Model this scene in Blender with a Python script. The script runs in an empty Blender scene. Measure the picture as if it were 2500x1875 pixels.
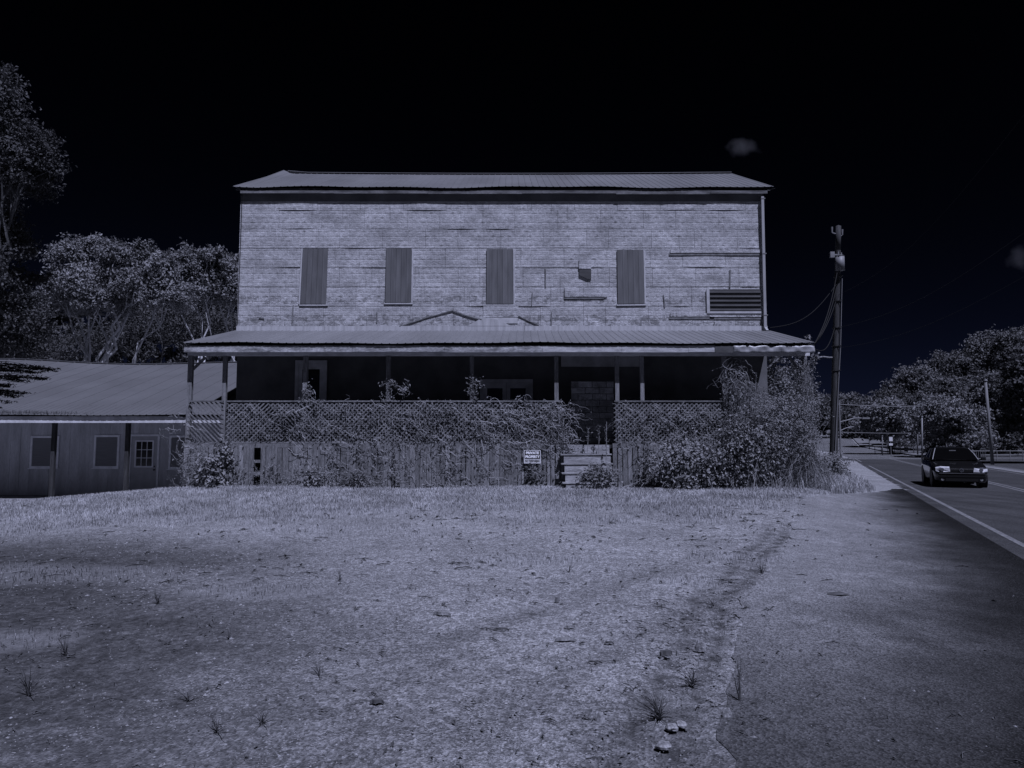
import bpy, math, random
import numpy as np
from mathutils import Vector, Matrix
R = math.radians
rng = np.random.default_rng(7)
random.seed(7)
S = bpy.context.scene
COL = S.collection

# ------------------------------------------------------------------ camera
F_PX, CX, CY, PITCH, EYE = 1771.0, 1250.0, 937.5, R(4.65), 1.5
cd = bpy.data.cameras.new('camera'); cam = bpy.data.objects.new('camera', cd); COL.objects.link(cam)
cd.sensor_width = 36; cd.lens = F_PX / 2500 * 36; cd.clip_start = .1; cd.clip_end = 3000
cam.location = (0, 0, EYE); cam.rotation_euler = (R(90) + PITCH, 0, 0)
S.camera = cam

# ------------------------------------------------------------------ light
SUN_DIR = Vector((.27, -.50, 1.0)).normalized()          # towards the sun
SUN_EL = math.asin(SUN_DIR.z); SUN_AZ = math.atan2(SUN_DIR.x, SUN_DIR.y)
w = bpy.data.worlds.new('World'); S.world = w; w.use_nodes = True
nt = w.node_tree; nt.nodes.clear()
sk = nt.nodes.new('ShaderNodeTexSky'); sk.sky_type = 'NISHITA'; sk.sun_disc = False
sk.sun_elevation = SUN_EL; sk.sun_rotation = SUN_AZ
sk.air_density = 1; sk.dust_density = .6; sk.ozone_density = 1
# deep black infrared sky: the horizon keeps a trace of navy
bw = nt.nodes.new('ShaderNodeRGBToBW'); nt.links.new(sk.outputs[0], bw.inputs[0])
pw = nt.nodes.new('ShaderNodeMath'); pw.operation = 'POWER'; pw.inputs[1].default_value = 2.6
nt.links.new(bw.outputs[0], pw.inputs[0])
mx = nt.nodes.new('ShaderNodeVectorMath'); mx.operation = 'MULTIPLY'; mx.inputs[1].default_value = (.26, .36, 1.0)
nt.links.new(pw.outputs[0], mx.inputs[0])
bg = nt.nodes.new('ShaderNodeBackground'); bg.inputs[1].default_value = .00015
nt.links.new(mx.outputs[0], bg.inputs[0])
wo = nt.nodes.new('ShaderNodeOutputWorld'); nt.links.new(bg.outputs[0], wo.inputs[0])
ld = bpy.data.lights.new('sun', 'SUN'); ld.energy = 4.2; ld.angle = R(.5); ld.color = (.85, .89, 1.22)
lo = bpy.data.objects.new('sun', ld); COL.objects.link(lo)
lo.rotation_euler = SUN_DIR.to_track_quat('Z', 'Y').to_euler(); lo.location = (20, -25, 60)
S.view_settings.view_transform = 'Standard'; S.view_settings.look = 'None'
S.view_settings.gamma = 1; S.view_settings.exposure = 0; S.view_settings.use_curve_mapping = False
S.render.engine = 'CYCLES'
S.cycles.max_bounces = 6

# ------------------------------------------------------------------ helpers
def at(px, py, Y):
    u = (px - CX) / F_PX; v = (CY - py) / F_PX
    t = Y / (math.cos(PITCH) - v * math.sin(PITCH))
    return Vector((u * t, Y, EYE + t * (math.sin(PITCH) + v * math.cos(PITCH))))
def X(px, py, Y): return at(px, py, Y).x
def Z(py, Y, px=1250): return at(px, py, Y).z

def sm(t):
    t = np.clip(t, 0, 1); return t * t * (3 - 2 * t)
def RS(x, y): return ((x + 5 * sm((np.asarray(y, float) - 75) / 50) - 7.57) - .43 * (y - 10.7)) * .918
def G(x, y):
    x = np.asarray(x, float); y = np.asarray(y, float)
    s = RS(x, y)
    z = .26 * sm((y - 8) / 11) * (1 - .95 * sm((-x - 9) / 4))
    z = z - .6 * sm((-x - 9.3) / 2.6) * sm((y - 18) / 6)
    rw = sm((s + 4) / 3.5)
    z = z * (1 - rw) - .1 * rw
    d = np.clip(y - 78, 0, 190)
    z = z + .00032 * d * d * (d < 120) + (.00032 * 14400 + (d - 120) * .03) * (d >= 120) + .010 * d
    z = z + 9 * sm((s - 17) / 45) * sm((y - 62) / 50)
    z = z + .03 * np.sin(x * .9 + 1.3) * np.sin(y * .7) * sm((y - 3) / 5) * (1 - rw) * sm((26 - y) / 5)
    return z
def g(x, y): return float(G(x, y))

BASE = {}
def tag(o, label=None, cat=None, group=None, kind=None):
    if label: o['label'] = label
    if cat: o['category'] = cat
    if group: o['group'] = group
    if kind: o['kind'] = kind
    return o
def thing(name, label, cat, loc=(0, 0, 0), rz=0, group=None):
    o = bpy.data.objects.new(name, None); COL.objects.link(o)
    o.location = loc; o.rotation_euler = (0, 0, rz); o.empty_display_size = .2
    BASE[o.name] = Vector(loc) if rz == 0 else Vector((0, 0, 0))
    return tag(o, label, cat, group)
def obj(name, V, F, mat, parent=None, smooth=False, base=None):
    V = np.asarray(V, float).reshape(-1, 3)
    b = Vector((0, 0, 0))
    if parent is not None: b = BASE.get(parent.name, Vector((0, 0, 0)))
    elif base is not None: b = Vector(base)
    V = V - np.array(b)
    if isinstance(F, np.ndarray): F = [F]
    elif len(F) and not isinstance(F[0], np.ndarray):
        by = {}
        for f in F: by.setdefault(len(f), []).append(f)
        F = [np.array(v) for v in by.values()]
    me = bpy.data.meshes.new(name)
    me.vertices.add(len(V)); me.vertices.foreach_set('co', V.astype(np.float32).ravel())
    loops = np.concatenate([f.ravel() for f in F]).astype(np.int32)
    tot = np.concatenate([np.full(len(f), f.shape[1]) for f in F]).astype(np.int32)
    st = np.concatenate([[0], np.cumsum(tot)[:-1]]).astype(np.int32)
    me.loops.add(len(loops)); me.loops.foreach_set('vertex_index', loops)
    me.polygons.add(len(tot)); me.polygons.foreach_set('loop_start', st); me.polygons.foreach_set('loop_total', tot)
    me.polygons.foreach_set('use_smooth', np.full(len(tot), bool(smooth)))
    me.update(calc_edges=True); me.validate()
    if mat: me.materials.append(mat)
    o = bpy.data.objects.new(name, me); COL.objects.link(o)
    if parent is not None:
        o.parent = parent; BASE[o.name] = b
    elif base is not None:
        o.location = base; BASE[o.name] = b
    return o
class MB:
    def __init__(s): s.V = []; s.F = []
    def add(s, V, F):
        n = len(s.V); s.V += [tuple(v) for v in V]; s.F += [tuple(i + n for i in f) for f in F]
    def box(s, a, b, rot=None, c=None):
        x0, y0, z0 = a; x1, y1, z1 = b
        V = [(x0,y0,z0),(x1,y0,z0),(x1,y1,z0),(x0,y1,z0),(x0,y0,z1),(x1,y0,z1),(x1,y1,z1),(x0,y1,z1)]
        if rot:
            M = Matrix.Rotation(rot[0], 3, rot[1]); c = c or Vector(((x0+x1)/2, (y0+y1)/2, (z0+z1)/2))
            V = [M @ (Vector(v) - c) + c for v in V]
        s.add(V, [(0,3,2,1),(4,5,6,7),(0,1,5,4),(1,2,6,5),(2,3,7,6),(3,0,4,7)])
    def bar(s, p, q, w, h=None, up=(0, 0, 1)):
        p = Vector(p); q = Vector(q); h = h or w; d = (q - p).normalized(); up = Vector(up)
        if abs(d.dot(up)) > .98: up = Vector((0, 1, 0))
        a = d.cross(up).normalized() * w / 2; b = a.cross(d).normalized() * h / 2
        V = [p-a-b, p+a-b, p+a+b, p-a+b, q-a-b, q+a-b, q+a+b, q-a+b]
        s.add(V, [(0,1,2,3),(4,7,6,5),(0,4,5,1),(1,5,6,2),(2,6,7,3),(3,7,4,0)])
    def cyl(s, p, q, r0, r1=None, n=10, cap=True):
        p = Vector(p); q = Vector(q); r1 = r0 if r1 is None else r1
        d = (q - p).normalized(); up = Vector((0, 0, 1)) if abs(d.z) < .9 else Vector((0, 1, 0))
        a = d.cross(up).normalized(); b = a.cross(d)
        V = []
        for c, r in ((p, r0), (q, r1)):
            for i in range(n):
                t = 2 * math.pi * i / n; V.append(c + a * math.cos(t) * r + b * math.sin(t) * r)
        Fc = [(i, (i+1) % n, n + (i+1) % n, n + i) for i in range(n)]
        if cap: Fc += [tuple(range(n))[::-1], tuple(range(n, 2*n))]
        s.add(V, Fc)
    def prism(s, pts, y0, y1):          # xz outline extruded along y
        n = len(pts)
        V = [(x, y0, z) for x, z in pts] + [(x, y1, z) for x, z in pts]
        s.add(V, [tuple(range(n)), tuple(range(n, 2*n))[::-1]] + [(i, n+i, n+(i+1) % n, (i+1) % n) for i in range(n)])
    def make(s, name, mat, parent=None, smooth=False, base=None): return obj(name, s.V, s.F, mat, parent, smooth, base)
def box_obj(name, a, b, mat, parent=None, **k):
    m = MB(); m.box(a, b, **k); return m.make(name, mat, parent)

def tubes(P, Rd, ns=3):
    """P (n,m,3) Rd (n,m) -> V,F"""
    P = np.asarray(P, float); n, m, _ = P.shape
    T = np.gradient(P, axis=1); T /= np.linalg.norm(T, axis=2, keepdims=True) + 1e-9
    ref = np.where(np.abs(T[..., 1:2]) < .9, np.array([0, 1., 0]), np.array([1., 0, 0]))
    A = np.cross(T, ref); A /= np.linalg.norm(A, axis=2, keepdims=True) + 1e-9
    B = np.cross(T, A)
    V = np.stack([P + Rd[..., None] * (A * math.cos(2*math.pi*k/ns) + B * math.sin(2*math.pi*k/ns)) for k in range(ns)], 2)
    idx = np.arange(n*m*ns).reshape(n, m, ns)
    nx = np.roll(idx, -1, axis=2)
    Fq = np.stack([idx[:, :-1], nx[:, :-1], nx[:, 1:], idx[:, 1:]], -1).reshape(-1, 4)
    return V.reshape(-1, 3), Fq
def leaves(C, N, size, aspect=.55, fold=.15, rg=None):
    rg = rg or rng
    C = np.asarray(C, float); n = len(C)
    N = N / (np.linalg.norm(N, axis=1, keepdims=True) + 1e-9)
    r = rg.normal(size=(n, 3)); A = np.cross(N, r); A /= np.linalg.norm(A, axis=1, keepdims=True) + 1e-9
    B = np.cross(N, A); s = np.asarray(size).reshape(-1, 1) * np.ones((n, 1))
    v0 = C - A * s * .5; v1 = C + B * s * aspect * .5 + N * s * fold; v2 = C + A * s * .5; v3 = C - B * s * aspect * .5 + N * s * fold
    V = np.stack([v0, v1, v2, v3], 1).reshape(-1, 3)
    i = np.arange(n)[:, None] * 4
    return V, np.concatenate([np.hstack([i, i+1, i+2]), np.hstack([i, i+2, i+3])])
def merge(*parts):
    V = []; Fs = []; n = 0
    for v, f in parts:
        V.append(v); Fs.append(f + n); n += len(v)
    ks = sorted({f.shape[1] for f in Fs})
    return np.concatenate(V), [np.concatenate([f for f in Fs if f.shape[1] == k]) for k in ks]

# ------------------------------------------------------------------ materials
def lin(v): return (v * .98, v * .99, v * 1.04, 1)
def mat(name, v, var=.3, scale=3.0, stretch=(1, 1, 1), rough=.85, bump=0, bscale=30, spec=.25, metal=0, detail=5, fine=0, fscale=60, rand=0, trans=0):
    m = bpy.data.materials.new(name); m.use_nodes = True; t = m.node_tree; N = t.nodes; L = t.links
    b = N['Principled BSDF']; b.inputs['Roughness'].default_value = rough; b.inputs['Specular IOR Level'].default_value = spec
    b.inputs['Metallic'].default_value = metal
    tc = N.new('ShaderNodeTexCoord'); mp = N.new('ShaderNodeMapping'); mp.inputs['Scale'].default_value = stretch
    L.new(tc.outputs['Object'], mp.inputs['Vector'])
    n1 = N.new('ShaderNodeTexNoise'); n1.inputs['Scale'].default_value = scale; n1.inputs['Detail'].default_value = detail
    L.new(mp.outputs[0], n1.inputs['Vector'])
    mr = N.new('ShaderNodeMapRange'); mr.inputs[1].default_value = .3; mr.inputs[2].default_value = .7
    mr.inputs[3].default_value = 1 - var; mr.inputs[4].default_value = 1 + var; L.new(n1.outputs[0], mr.inputs[0])
    val = mr.outputs[0]
    if fine:
        n2 = N.new('ShaderNodeTexNoise'); n2.inputs['Scale'].default_value = fscale; n2.inputs['Detail'].default_value = 3
        L.new(mp.outputs[0], n2.inputs['Vector'])
        r2 = N.new('ShaderNodeMapRange'); r2.inputs[1].default_value = .3; r2.inputs[2].default_value = .7
        r2.inputs[3].default_value = 1 - fine; r2.inputs[4].default_value = 1 + fine; L.new(n2.outputs[0], r2.inputs[0])
        mm = N.new('ShaderNodeMath'); mm.operation = 'MULTIPLY'; L.new(val, mm.inputs[0]); L.new(r2.outputs[0], mm.inputs[1]); val = mm.outputs[0]
    if rand:
        oi = N.new('ShaderNodeObjectInfo'); r3 = N.new('ShaderNodeMapRange')
        r3.inputs[3].default_value = 1 - rand; r3.inputs[4].default_value = 1 + rand; L.new(oi.outputs['Random'], r3.inputs[0])
        mm = N.new('ShaderNodeMath'); mm.operation = 'MULTIPLY'; L.new(val, mm.inputs[0]); L.new(r3.outputs[0], mm.inputs[1]); val = mm.outputs[0]
    vm = N.new('ShaderNodeVectorMath'); vm.operation = 'SCALE'; vm.inputs[0].default_value = lin(v)[:3]; L.new(val, vm.inputs['Scale'])
    L.new(vm.outputs[0], b.inputs['Base Color'])
    if bump:
        n3 = N.new('ShaderNodeTexNoise'); n3.inputs['Scale'].default_value = bscale; n3.inputs['Detail'].default_value = 4
        L.new(mp.outputs[0], n3.inputs['Vector'])
        bp = N.new('ShaderNodeBump'); bp.inputs['Strength'].default_value = bump; bp.inputs['Distance'].default_value = .02
        L.new(n3.outputs[0], bp.inputs['Height']); L.new(bp.outputs[0], b.inputs['Normal'])
    if trans:
        tr = N.new('ShaderNodeBsdfTranslucent'); L.new(vm.outputs[0], tr.inputs[0])
        ms = N.new('ShaderNodeMixShader'); ms.inputs[0].default_value = trans
        L.new(b.outputs[0], ms.inputs[1]); L.new(tr.outputs[0], ms.inputs[2]); L.new(ms.outputs[0], N['Material Output'].inputs[0])
    return m
M = {}
M['roof'] = mat('galvanised_roofing', .125, .14, .8, (1, .25, 1), rough=.55, spec=.4, rand=.05, fine=.06, fscale=18)
M['porch_roof'] = mat('porch_roofing', .135, .16, .8, (1.5, .25, 1), rough=.55, spec=.4, rand=.07, fine=.08, fscale=14)
M['low_roof'] = mat('low_building_roofing', .105, .12, .5, rough=.55, spec=.4, rand=.04, fine=.05, fscale=9)
M['ridge'] = mat('ridge_metal', .15, .1, rough=.5)
M['soffit'] = mat('weathered_fascia', .12, .5, 2, (1, 1, 4), fine=.3, fscale=12)
M['flash'] = mat('pale_flashing', .39, .2, 3, (3, 1, .4), fine=.08, rand=.05)
M['fascia'] = mat('flaking_fascia', .27, .55, 2.2, (1.5, 1, 5), fine=.4, fscale=9, bump=.2)
M['fascia_white'] = mat('pale_fascia', .36, .3, 3, (1.2, 1, 5), fine=.2, fscale=16)
M['tin'] = mat('crinkled_tin', .25, .25, 3, rough=.4, spec=.5)
M['old_tin'] = mat('dull_tin_patch', .07, .25, 4)
M['shutter'] = mat('shutter_metal', .11, .22, 2, (3, 1, .5), rough=.6, rand=.08)
M['trim'] = mat('pale_trim', .40, .15, 5, fine=.1)
M['louver'] = mat('dark_corrugated', .06, .2, 3, (.6, 1, 3), rough=.6)
M['pipe'] = mat('downspout_metal', .29, .12, 2, rough=.6)
M['wood'] = mat('weathered_post_wood', .16, .3, 4, (4, 4, .6), fine=.3, fscale=22, bump=.2, rand=.15)
M['board'] = mat('weathered_boards', .155, .38, 3, (6, 6, .7), fine=.4, fscale=14, bump=.4, bscale=20, rand=.3)
M['lattice'] = mat('lattice_wood', .14, .3, 4, fine=.3, fscale=20, rand=.2)
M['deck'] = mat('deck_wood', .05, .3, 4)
M['step'] = mat('step_wood', .26, .3, 3, (.7, 4, 4), fine=.35, fscale=14, bump=.3, rand=.15)
M['inner'] = mat('shaded_porch_wall', .11, .3, 1.5, fine=.2)
M['inner_trim'] = mat('faded_door_paint', .48, .25, 3)
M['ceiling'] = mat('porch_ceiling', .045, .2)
M['block'] = mat('rough_brick', .26, .35, 6, fine=.3, bump=.5, bscale=25, rand=.25)
M['tar'] = mat('tar_line', .15, .4, 6)
M['glass_dark'] = mat('dark_glass', .012, .2, rough=.12, spec=.6)
M['blind'] = mat('drawn_blind', .20, .15, 2, (1, 1, 30))
M['lowwall'] = mat('painted_siding', .50, .2, 1.2, (3, 1, .5), fine=.12, fscale=14)
M['lowtrim'] = mat('painted_trim', .82, .15, 4)
M['lowdoor'] = mat('painted_door', .42, .12, 3)
M['pole'] = mat('creosote_pole', .04, .35, 3, (6, 6, .5), fine=.35, fscale=14, bump=.3)
M['polelight'] = mat('weathered_pole', .15, .25, 3, (6, 6, .5))
M['metal_light'] = mat('pale_painted_metal', .18, .15, 3, rough=.5)
M['metal_grey'] = mat('grey_metal', .2, .2, 3, rough=.5)
M['wire'] = mat('cable', .012, .1)
M['wire_pale'] = mat('pale_cable', .2, .1)
M['leaf_far'] = mat('hill_foliage', .12, .4, .35, trans=.15, rand=.2)
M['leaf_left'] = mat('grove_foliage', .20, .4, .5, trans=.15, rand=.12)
M['leaf_dark'] = mat('dark_foliage', .065, .4, .5, trans=.1)  # on the left-edge trees this dark tone paints the vignette
M['conifer'] = mat('conifer_needles', .006, .3, 2, rough=1, spec=0)
M['bark_pale'] = mat('pale_bark', .48, .35, 3, (3, 3, 1))
M['bark'] = mat('dark_bark', .10, .35, 3, (3, 3, 1))
M['leaf_vine'] = mat('vine_leaf', .15, .45, 3, trans=.12)
M['leaf_broad'] = mat('broad_leaf', .19, .4, 5, trans=.12, rough=.5)
M['leaf_bush'] = mat('bush_leaf', .17, .45, 2.5, trans=.12)
M['stem'] = mat('dry_vine_stem', .24, .4, 4)
M['grassblade'] = mat('pale_grass', .36, .3, .7, trans=.2, fine=.35, fscale=5)
M['grassdim'] = mat('dim_grass', .15, .4, .7, trans=.2, fine=.35, fscale=5)  # darker copy of the pale grass, painting the vignette at lower left
M['leaf_mid'] = mat('dim_hill_foliage', .065, .4, .35, trans=.15, rand=.2)
M['leaf_pale'] = mat('pale_hill_foliage', .20, .35, .35, trans=.15, rand=.1)
M['weed'] = mat('weed_leaf', .15, .4, 4, trans=.2)
M['twig'] = mat('dead_twig', .075, .4, 8)
M['woodchip'] = mat('bleached_wood', .17, .3, 8, fine=.3)
M['stone'] = mat('pebble', .19, .6, 23, rough=.9, fine=.3, fscale=90)
M['paint'] = mat('road_paint', .14, .3, 6, fine=.45, fscale=30)
M['car'] = mat('black_car_paint', .008, .05, rough=.12, spec=.6)
M['car_trim'] = mat('car_black_trim', .006, .1, rough=.6)
M['carglass'] = mat('car_glass', .003, .05, rough=.03, spec=.6)
M['lamp_lens'] = mat('headlight_lens', .55, .12, 10, rough=.2, spec=.5)
M['chrome'] = mat('chrome', .7, .05, rough=.2, metal=1)
M['tyre'] = mat('tyre_rubber', .012, .1)
M['rim'] = mat('alloy_rim', .2, .1, rough=.4, metal=.8)
M['sign_pale'] = mat('sign_pale_panel', .55, .08, 8)
M['sign_black'] = mat('sign_black_panel', .02, .1)
M['sign_white'] = mat('sign_white_print', .9, .02)
M['sign_grey'] = mat('sign_grey_panel', .32, .1, 8)
M['concrete'] = mat('concrete_slab', .14, .25, 2, fine=.2)

def siding_material():
    m = bpy.data.materials.new('embossed_siding'); m.use_nodes = True; t = m.node_tree; N = t.nodes; L = t.links
    b = N['Principled BSDF']; b.inputs['Roughness'].default_value = .9; b.inputs['Specular IOR Level'].default_value = .15
    tc = N.new('ShaderNodeTexCoord'); sp = N.new('ShaderNodeSeparateXYZ'); L.new(tc.outputs['Object'], sp.inputs[0])
    cb = N.new('ShaderNodeCombineXYZ'); L.new(sp.outputs[0], cb.inputs[0]); L.new(sp.outputs[2], cb.inputs[1])
    oi = N.new('ShaderNodeObjectInfo')
    def noise(scale, sx, sz, det=4, rough=.55, dist=0):
        mp = N.new('ShaderNodeMapping'); mp.inputs['Scale'].default_value = (sx, sz, 1); L.new(cb.outputs[0], mp.inputs[0])
        n = N.new('ShaderNodeTexNoise'); n.inputs['Scale'].default_value = scale; n.inputs['Detail'].default_value = det
        n.inputs['Roughness'].default_value = rough; n.inputs['Distortion'].default_value = dist; L.new(mp.outputs[0], n.inputs['Vector']); return n.outputs[0]
    def rngm(x, a, bb, c, d):
        r = N.new('ShaderNodeMapRange'); L.new(x, r.inputs[0])
        for i, q in enumerate((a, bb, c, d)): r.inputs[i+1].default_value = q
        return r.outputs[0]
    def math_(op, x, y):
        n = N.new('ShaderNodeMath'); n.operation = op
        for i, q in enumerate((x, y)):
            if isinstance(q, (int, float)): n.inputs[i].default_value = q
            else: L.new(q, n.inputs[i])
        return n.outputs[0]
    row = math_('DIVIDE', sp.outputs[2], .1555); par = math_('MULTIPLY', math_('FLOOR', row, 0), .5)
    uu = math_('ADD', math_('DIVIDE', sp.outputs[0], .245), par)
    fu = math_('FRACT', uu, 0); fr = math_('FRACT', row, 0)
    cell = N.new('ShaderNodeTexWhiteNoise'); cell.noise_dimensions = '2D'; cc_ = N.new('ShaderNodeCombineXYZ'); L.new(math_('FLOOR', uu, 0), cc_.inputs[0]); L.new(math_('FLOOR', row, 0), cc_.inputs[1]); L.new(cc_.outputs[0], cell.inputs['Vector'])
    cr_ = cell.outputs['Value']
    eu = math_('MULTIPLY', math_('ABSOLUTE', math_('SUBTRACT', fu, .5), 0), 2.0)
    joint = math_('MAXIMUM', rngm(eu, .88, .95, 0, 1), rngm(math_('ABSOLUTE', math_('SUBTRACT', fr, .5), 0), .42, .47, 0, 1))
    # chisel marks like ripples inside each block
    rip = noise(7.5, 1, 3.2, 3, .6, 1.2)
    ripc = rngm(rip, .36, .64, .74, 1.2)
    grime = rngm(noise(1.1, 1, 1.6, 6, .65), .36, .66, .70, 1.16)
    spot = rngm(noise(38, 1, 1, 2), .3, .7, .76, 1.24)
    # dark tails under the middle of every block, stronger near the top of the wall
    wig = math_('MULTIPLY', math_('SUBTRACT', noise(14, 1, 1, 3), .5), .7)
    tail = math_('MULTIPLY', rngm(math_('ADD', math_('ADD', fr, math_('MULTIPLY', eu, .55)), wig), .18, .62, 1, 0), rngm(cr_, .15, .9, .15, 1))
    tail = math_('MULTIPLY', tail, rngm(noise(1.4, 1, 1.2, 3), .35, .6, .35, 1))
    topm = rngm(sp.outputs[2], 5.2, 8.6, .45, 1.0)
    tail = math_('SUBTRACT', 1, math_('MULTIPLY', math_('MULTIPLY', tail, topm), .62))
    # blotches left by torn vines along the lower courses
    def band(zc, hw):
        d = math_('ABSOLUTE', math_('SUBTRACT', sp.outputs[2], zc), 0); return rngm(d, 0, hw, 1, 0)
    bl = rngm(noise(4.2, 1, 1.4, 5, .7, .6), .50, .56, 0, 1)
    bands = math_('MAXIMUM', band(5.30, .26), band(5.98, .2))
    blot = math_('SUBTRACT', 1, math_('MULTIPLY', math_('GREATER_THAN', math_('MULTIPLY', bl, bands), .30), .42))
    vlo = rngm(noise(1.0, 9, .7, 4), .62, .70, 1, .72)      # runs of rust water
    val = rngm(joint, 0, 1, .96, 1.08)
    for q in (ripc, grime, spot, tail, blot, vlo, rngm(oi.outputs['Random'], 0, 1, .95, 1.05), rngm(cr_, 0, 1, .92, 1.08)): val = math_('MULTIPLY', val, q)
    vm = N.new('ShaderNodeVectorMath'); vm.operation = 'SCALE'; vm.inputs[0].default_value = lin(.405)[:3]; L.new(val, vm.inputs['Scale'])
    L.new(vm.outputs[0], b.inputs['Base Color'])
    h = math_('ADD', math_('MULTIPLY', rip, .8), math_('MULTIPLY', joint, -.45))
    bp = N.new('ShaderNodeBump'); bp.inputs['Strength'].default_value = .55; bp.inputs['Distance'].default_value = .03
    L.new(h, bp.inputs['Height']); L.new(bp.outputs[0], b.inputs['Normal'])
    return m
M['siding'] = siding_material()

def ground_material(name, kind):
    """kind: lot (uses attributes dark / grass), apron (attribute dust), road"""
    m = bpy.data.materials.new(name); m.use_nodes = True; t = m.node_tree; N = t.nodes; L = t.links
    b = N['Principled BSDF']; b.inputs['Roughness'].default_value = .92; b.inputs['Specular IOR Level'].default_value = .15
    tc = N.new('ShaderNodeTexCoord'); P = tc.outputs['Object']
    def noise(scale, det=4, rough=.55, sx=1, sy=1, rz=0):
        mp = N.new('ShaderNodeMapping'); mp.inputs['Scale'].default_value = (sx, sy, 1); mp.inputs['Rotation'].default_value = (0, 0, rz); L.new(P, mp.inputs[0])
        n = N.new('ShaderNodeTexNoise'); n.inputs['Scale'].default_value = scale; n.inputs['Detail'].default_value = det; n.inputs['Roughness'].default_value = rough
        L.new(mp.outputs[0], n.inputs['Vector']); return n.outputs[0]
    def vor(scale, out='Color'):
        n = N.new('ShaderNodeTexVoronoi'); n.inputs['Scale'].default_value = scale; L.new(P, n.inputs['Vector']); return n.outputs[out]
    def rngm(x, a, bb, c, d):
        r = N.new('ShaderNodeMapRange'); L.new(x, r.inputs[0])
        for i, q in enumerate((a, bb, c, d)): r.inputs[i+1].default_value = q
        return r.outputs[0]
    def math_(op, x, y):
        n = N.new('ShaderNodeMath'); n.operation = op
        for i, q in enumerate((x, y)):
            if isinstance(q, (int, float)): n.inputs[i].default_value = q
            else: L.new(q, n.inputs[i])
        return n.outputs[0]
    def mixf(f, a, bb):
        return math_('ADD', math_('MULTIPLY', math_('SUBTRACT', 1, f), a), math_('MULTIPLY', f, bb))
    def attr(n):
        a = N.new('ShaderNodeAttribute'); a.attribute_name = n; return a.outputs['Fac']
    def bwv(c):
        q = N.new('ShaderNodeRGBToBW'); L.new(c, q.inputs[0]); return q.outputs[0]
    big = rngm(noise(.55, 5), .35, .65, .84, 1.16)
    mid = rngm(noise(4, 5, .65), .3, .7, .78, 1.22)
    peb = rngm(bwv(vor(75)), .25, .75, .55, 1.5)
    peb2 = rngm(bwv(vor(28)), .25, .75, .72, 1.3)
    fine = rngm(noise(160, 2), .3, .7, .7, 1.3)
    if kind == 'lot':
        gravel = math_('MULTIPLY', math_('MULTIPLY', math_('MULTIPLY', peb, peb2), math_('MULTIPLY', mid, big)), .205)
        soil = math_('MULTIPLY', math_('MULTIPLY', rngm(noise(24, 5, .7), .35, .65, .40, 1.6), mid), .042)  # track soil tone, also used to paint vignette and tree shade
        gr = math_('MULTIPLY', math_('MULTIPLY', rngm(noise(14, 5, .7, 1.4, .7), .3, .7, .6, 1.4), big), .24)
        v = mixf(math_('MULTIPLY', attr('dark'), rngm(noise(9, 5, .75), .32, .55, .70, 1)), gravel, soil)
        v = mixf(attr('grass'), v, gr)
    elif kind == 'apron':
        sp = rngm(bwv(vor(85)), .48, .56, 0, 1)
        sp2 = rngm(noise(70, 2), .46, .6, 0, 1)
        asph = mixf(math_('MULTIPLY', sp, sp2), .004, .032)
        dust_vignette = math_('MULTIPLY', math_('MULTIPLY', peb, mid), .150)
        v = math_('MULTIPLY', mixf(attr('dust_vignette'), asph, dust_vignette), big)  # dusty edge plus vignette darkening, both put into the asphalt colour
    else:
        v = math_('MULTIPLY', math_('MULTIPLY', math_('MULTIPLY', peb, big), rngm(noise(.9, 4, .5, 2.2, .12, .405), .35, .65, .8, 1.25)), .042 if kind == 'road' else .10)
    vm = N.new('ShaderNodeVectorMath'); vm.operation = 'SCALE'; vm.inputs[0].default_value = lin(1)[:3]; L.new(v, vm.inputs['Scale'])
    L.new(vm.outputs[0], b.inputs['Base Color'])
    bp = N.new('ShaderNodeBump'); bp.inputs['Strength'].default_value = .7 if kind != 'road' else .35; bp.inputs['Distance'].default_value = .012
    hh = math_('ADD', math_('MULTIPLY', vor(75, 'Distance'), 1.2), noise(30, 5, .7)); L.new(hh, bp.inputs['Height']); L.new(bp.outputs[0], b.inputs['Normal'])
    return m
M['lot'] = ground_material('gravel_soil_vignette', 'lot'); M['road_old'] = ground_material('old_road_asphalt', 'old'); M['apron'] = ground_material('gritty_asphalt', 'apron'); M['road'] = ground_material('road_asphalt', 'road')

# value noise for masks
_gr = np.random.default_rng(3).random((256, 256))
def vn(x, y, f, o=0):
    x = np.asarray(x) * f + 37.1 + o; y = np.asarray(y) * f + 11.7 + o * 1.7
    xi = np.floor(x).astype(int); yi = np.floor(y).astype(int); fx = sm(x - xi); fy = sm(y - yi)
    q = lambda a, b: _gr[(a) % 256, (b) % 256]
    return (q(xi, yi)*(1-fx) + q(xi+1, yi)*fx)*(1-fy) + (q(xi, yi+1)*(1-fx) + q(xi+1, yi+1)*fx)*fy
def fbm(x, y, f, o=0): return (vn(x, y, f, o) + .5*vn(x, y, 2*f, o+5) + .25*vn(x, y, 4*f, o+9)) / 1.75

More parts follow.
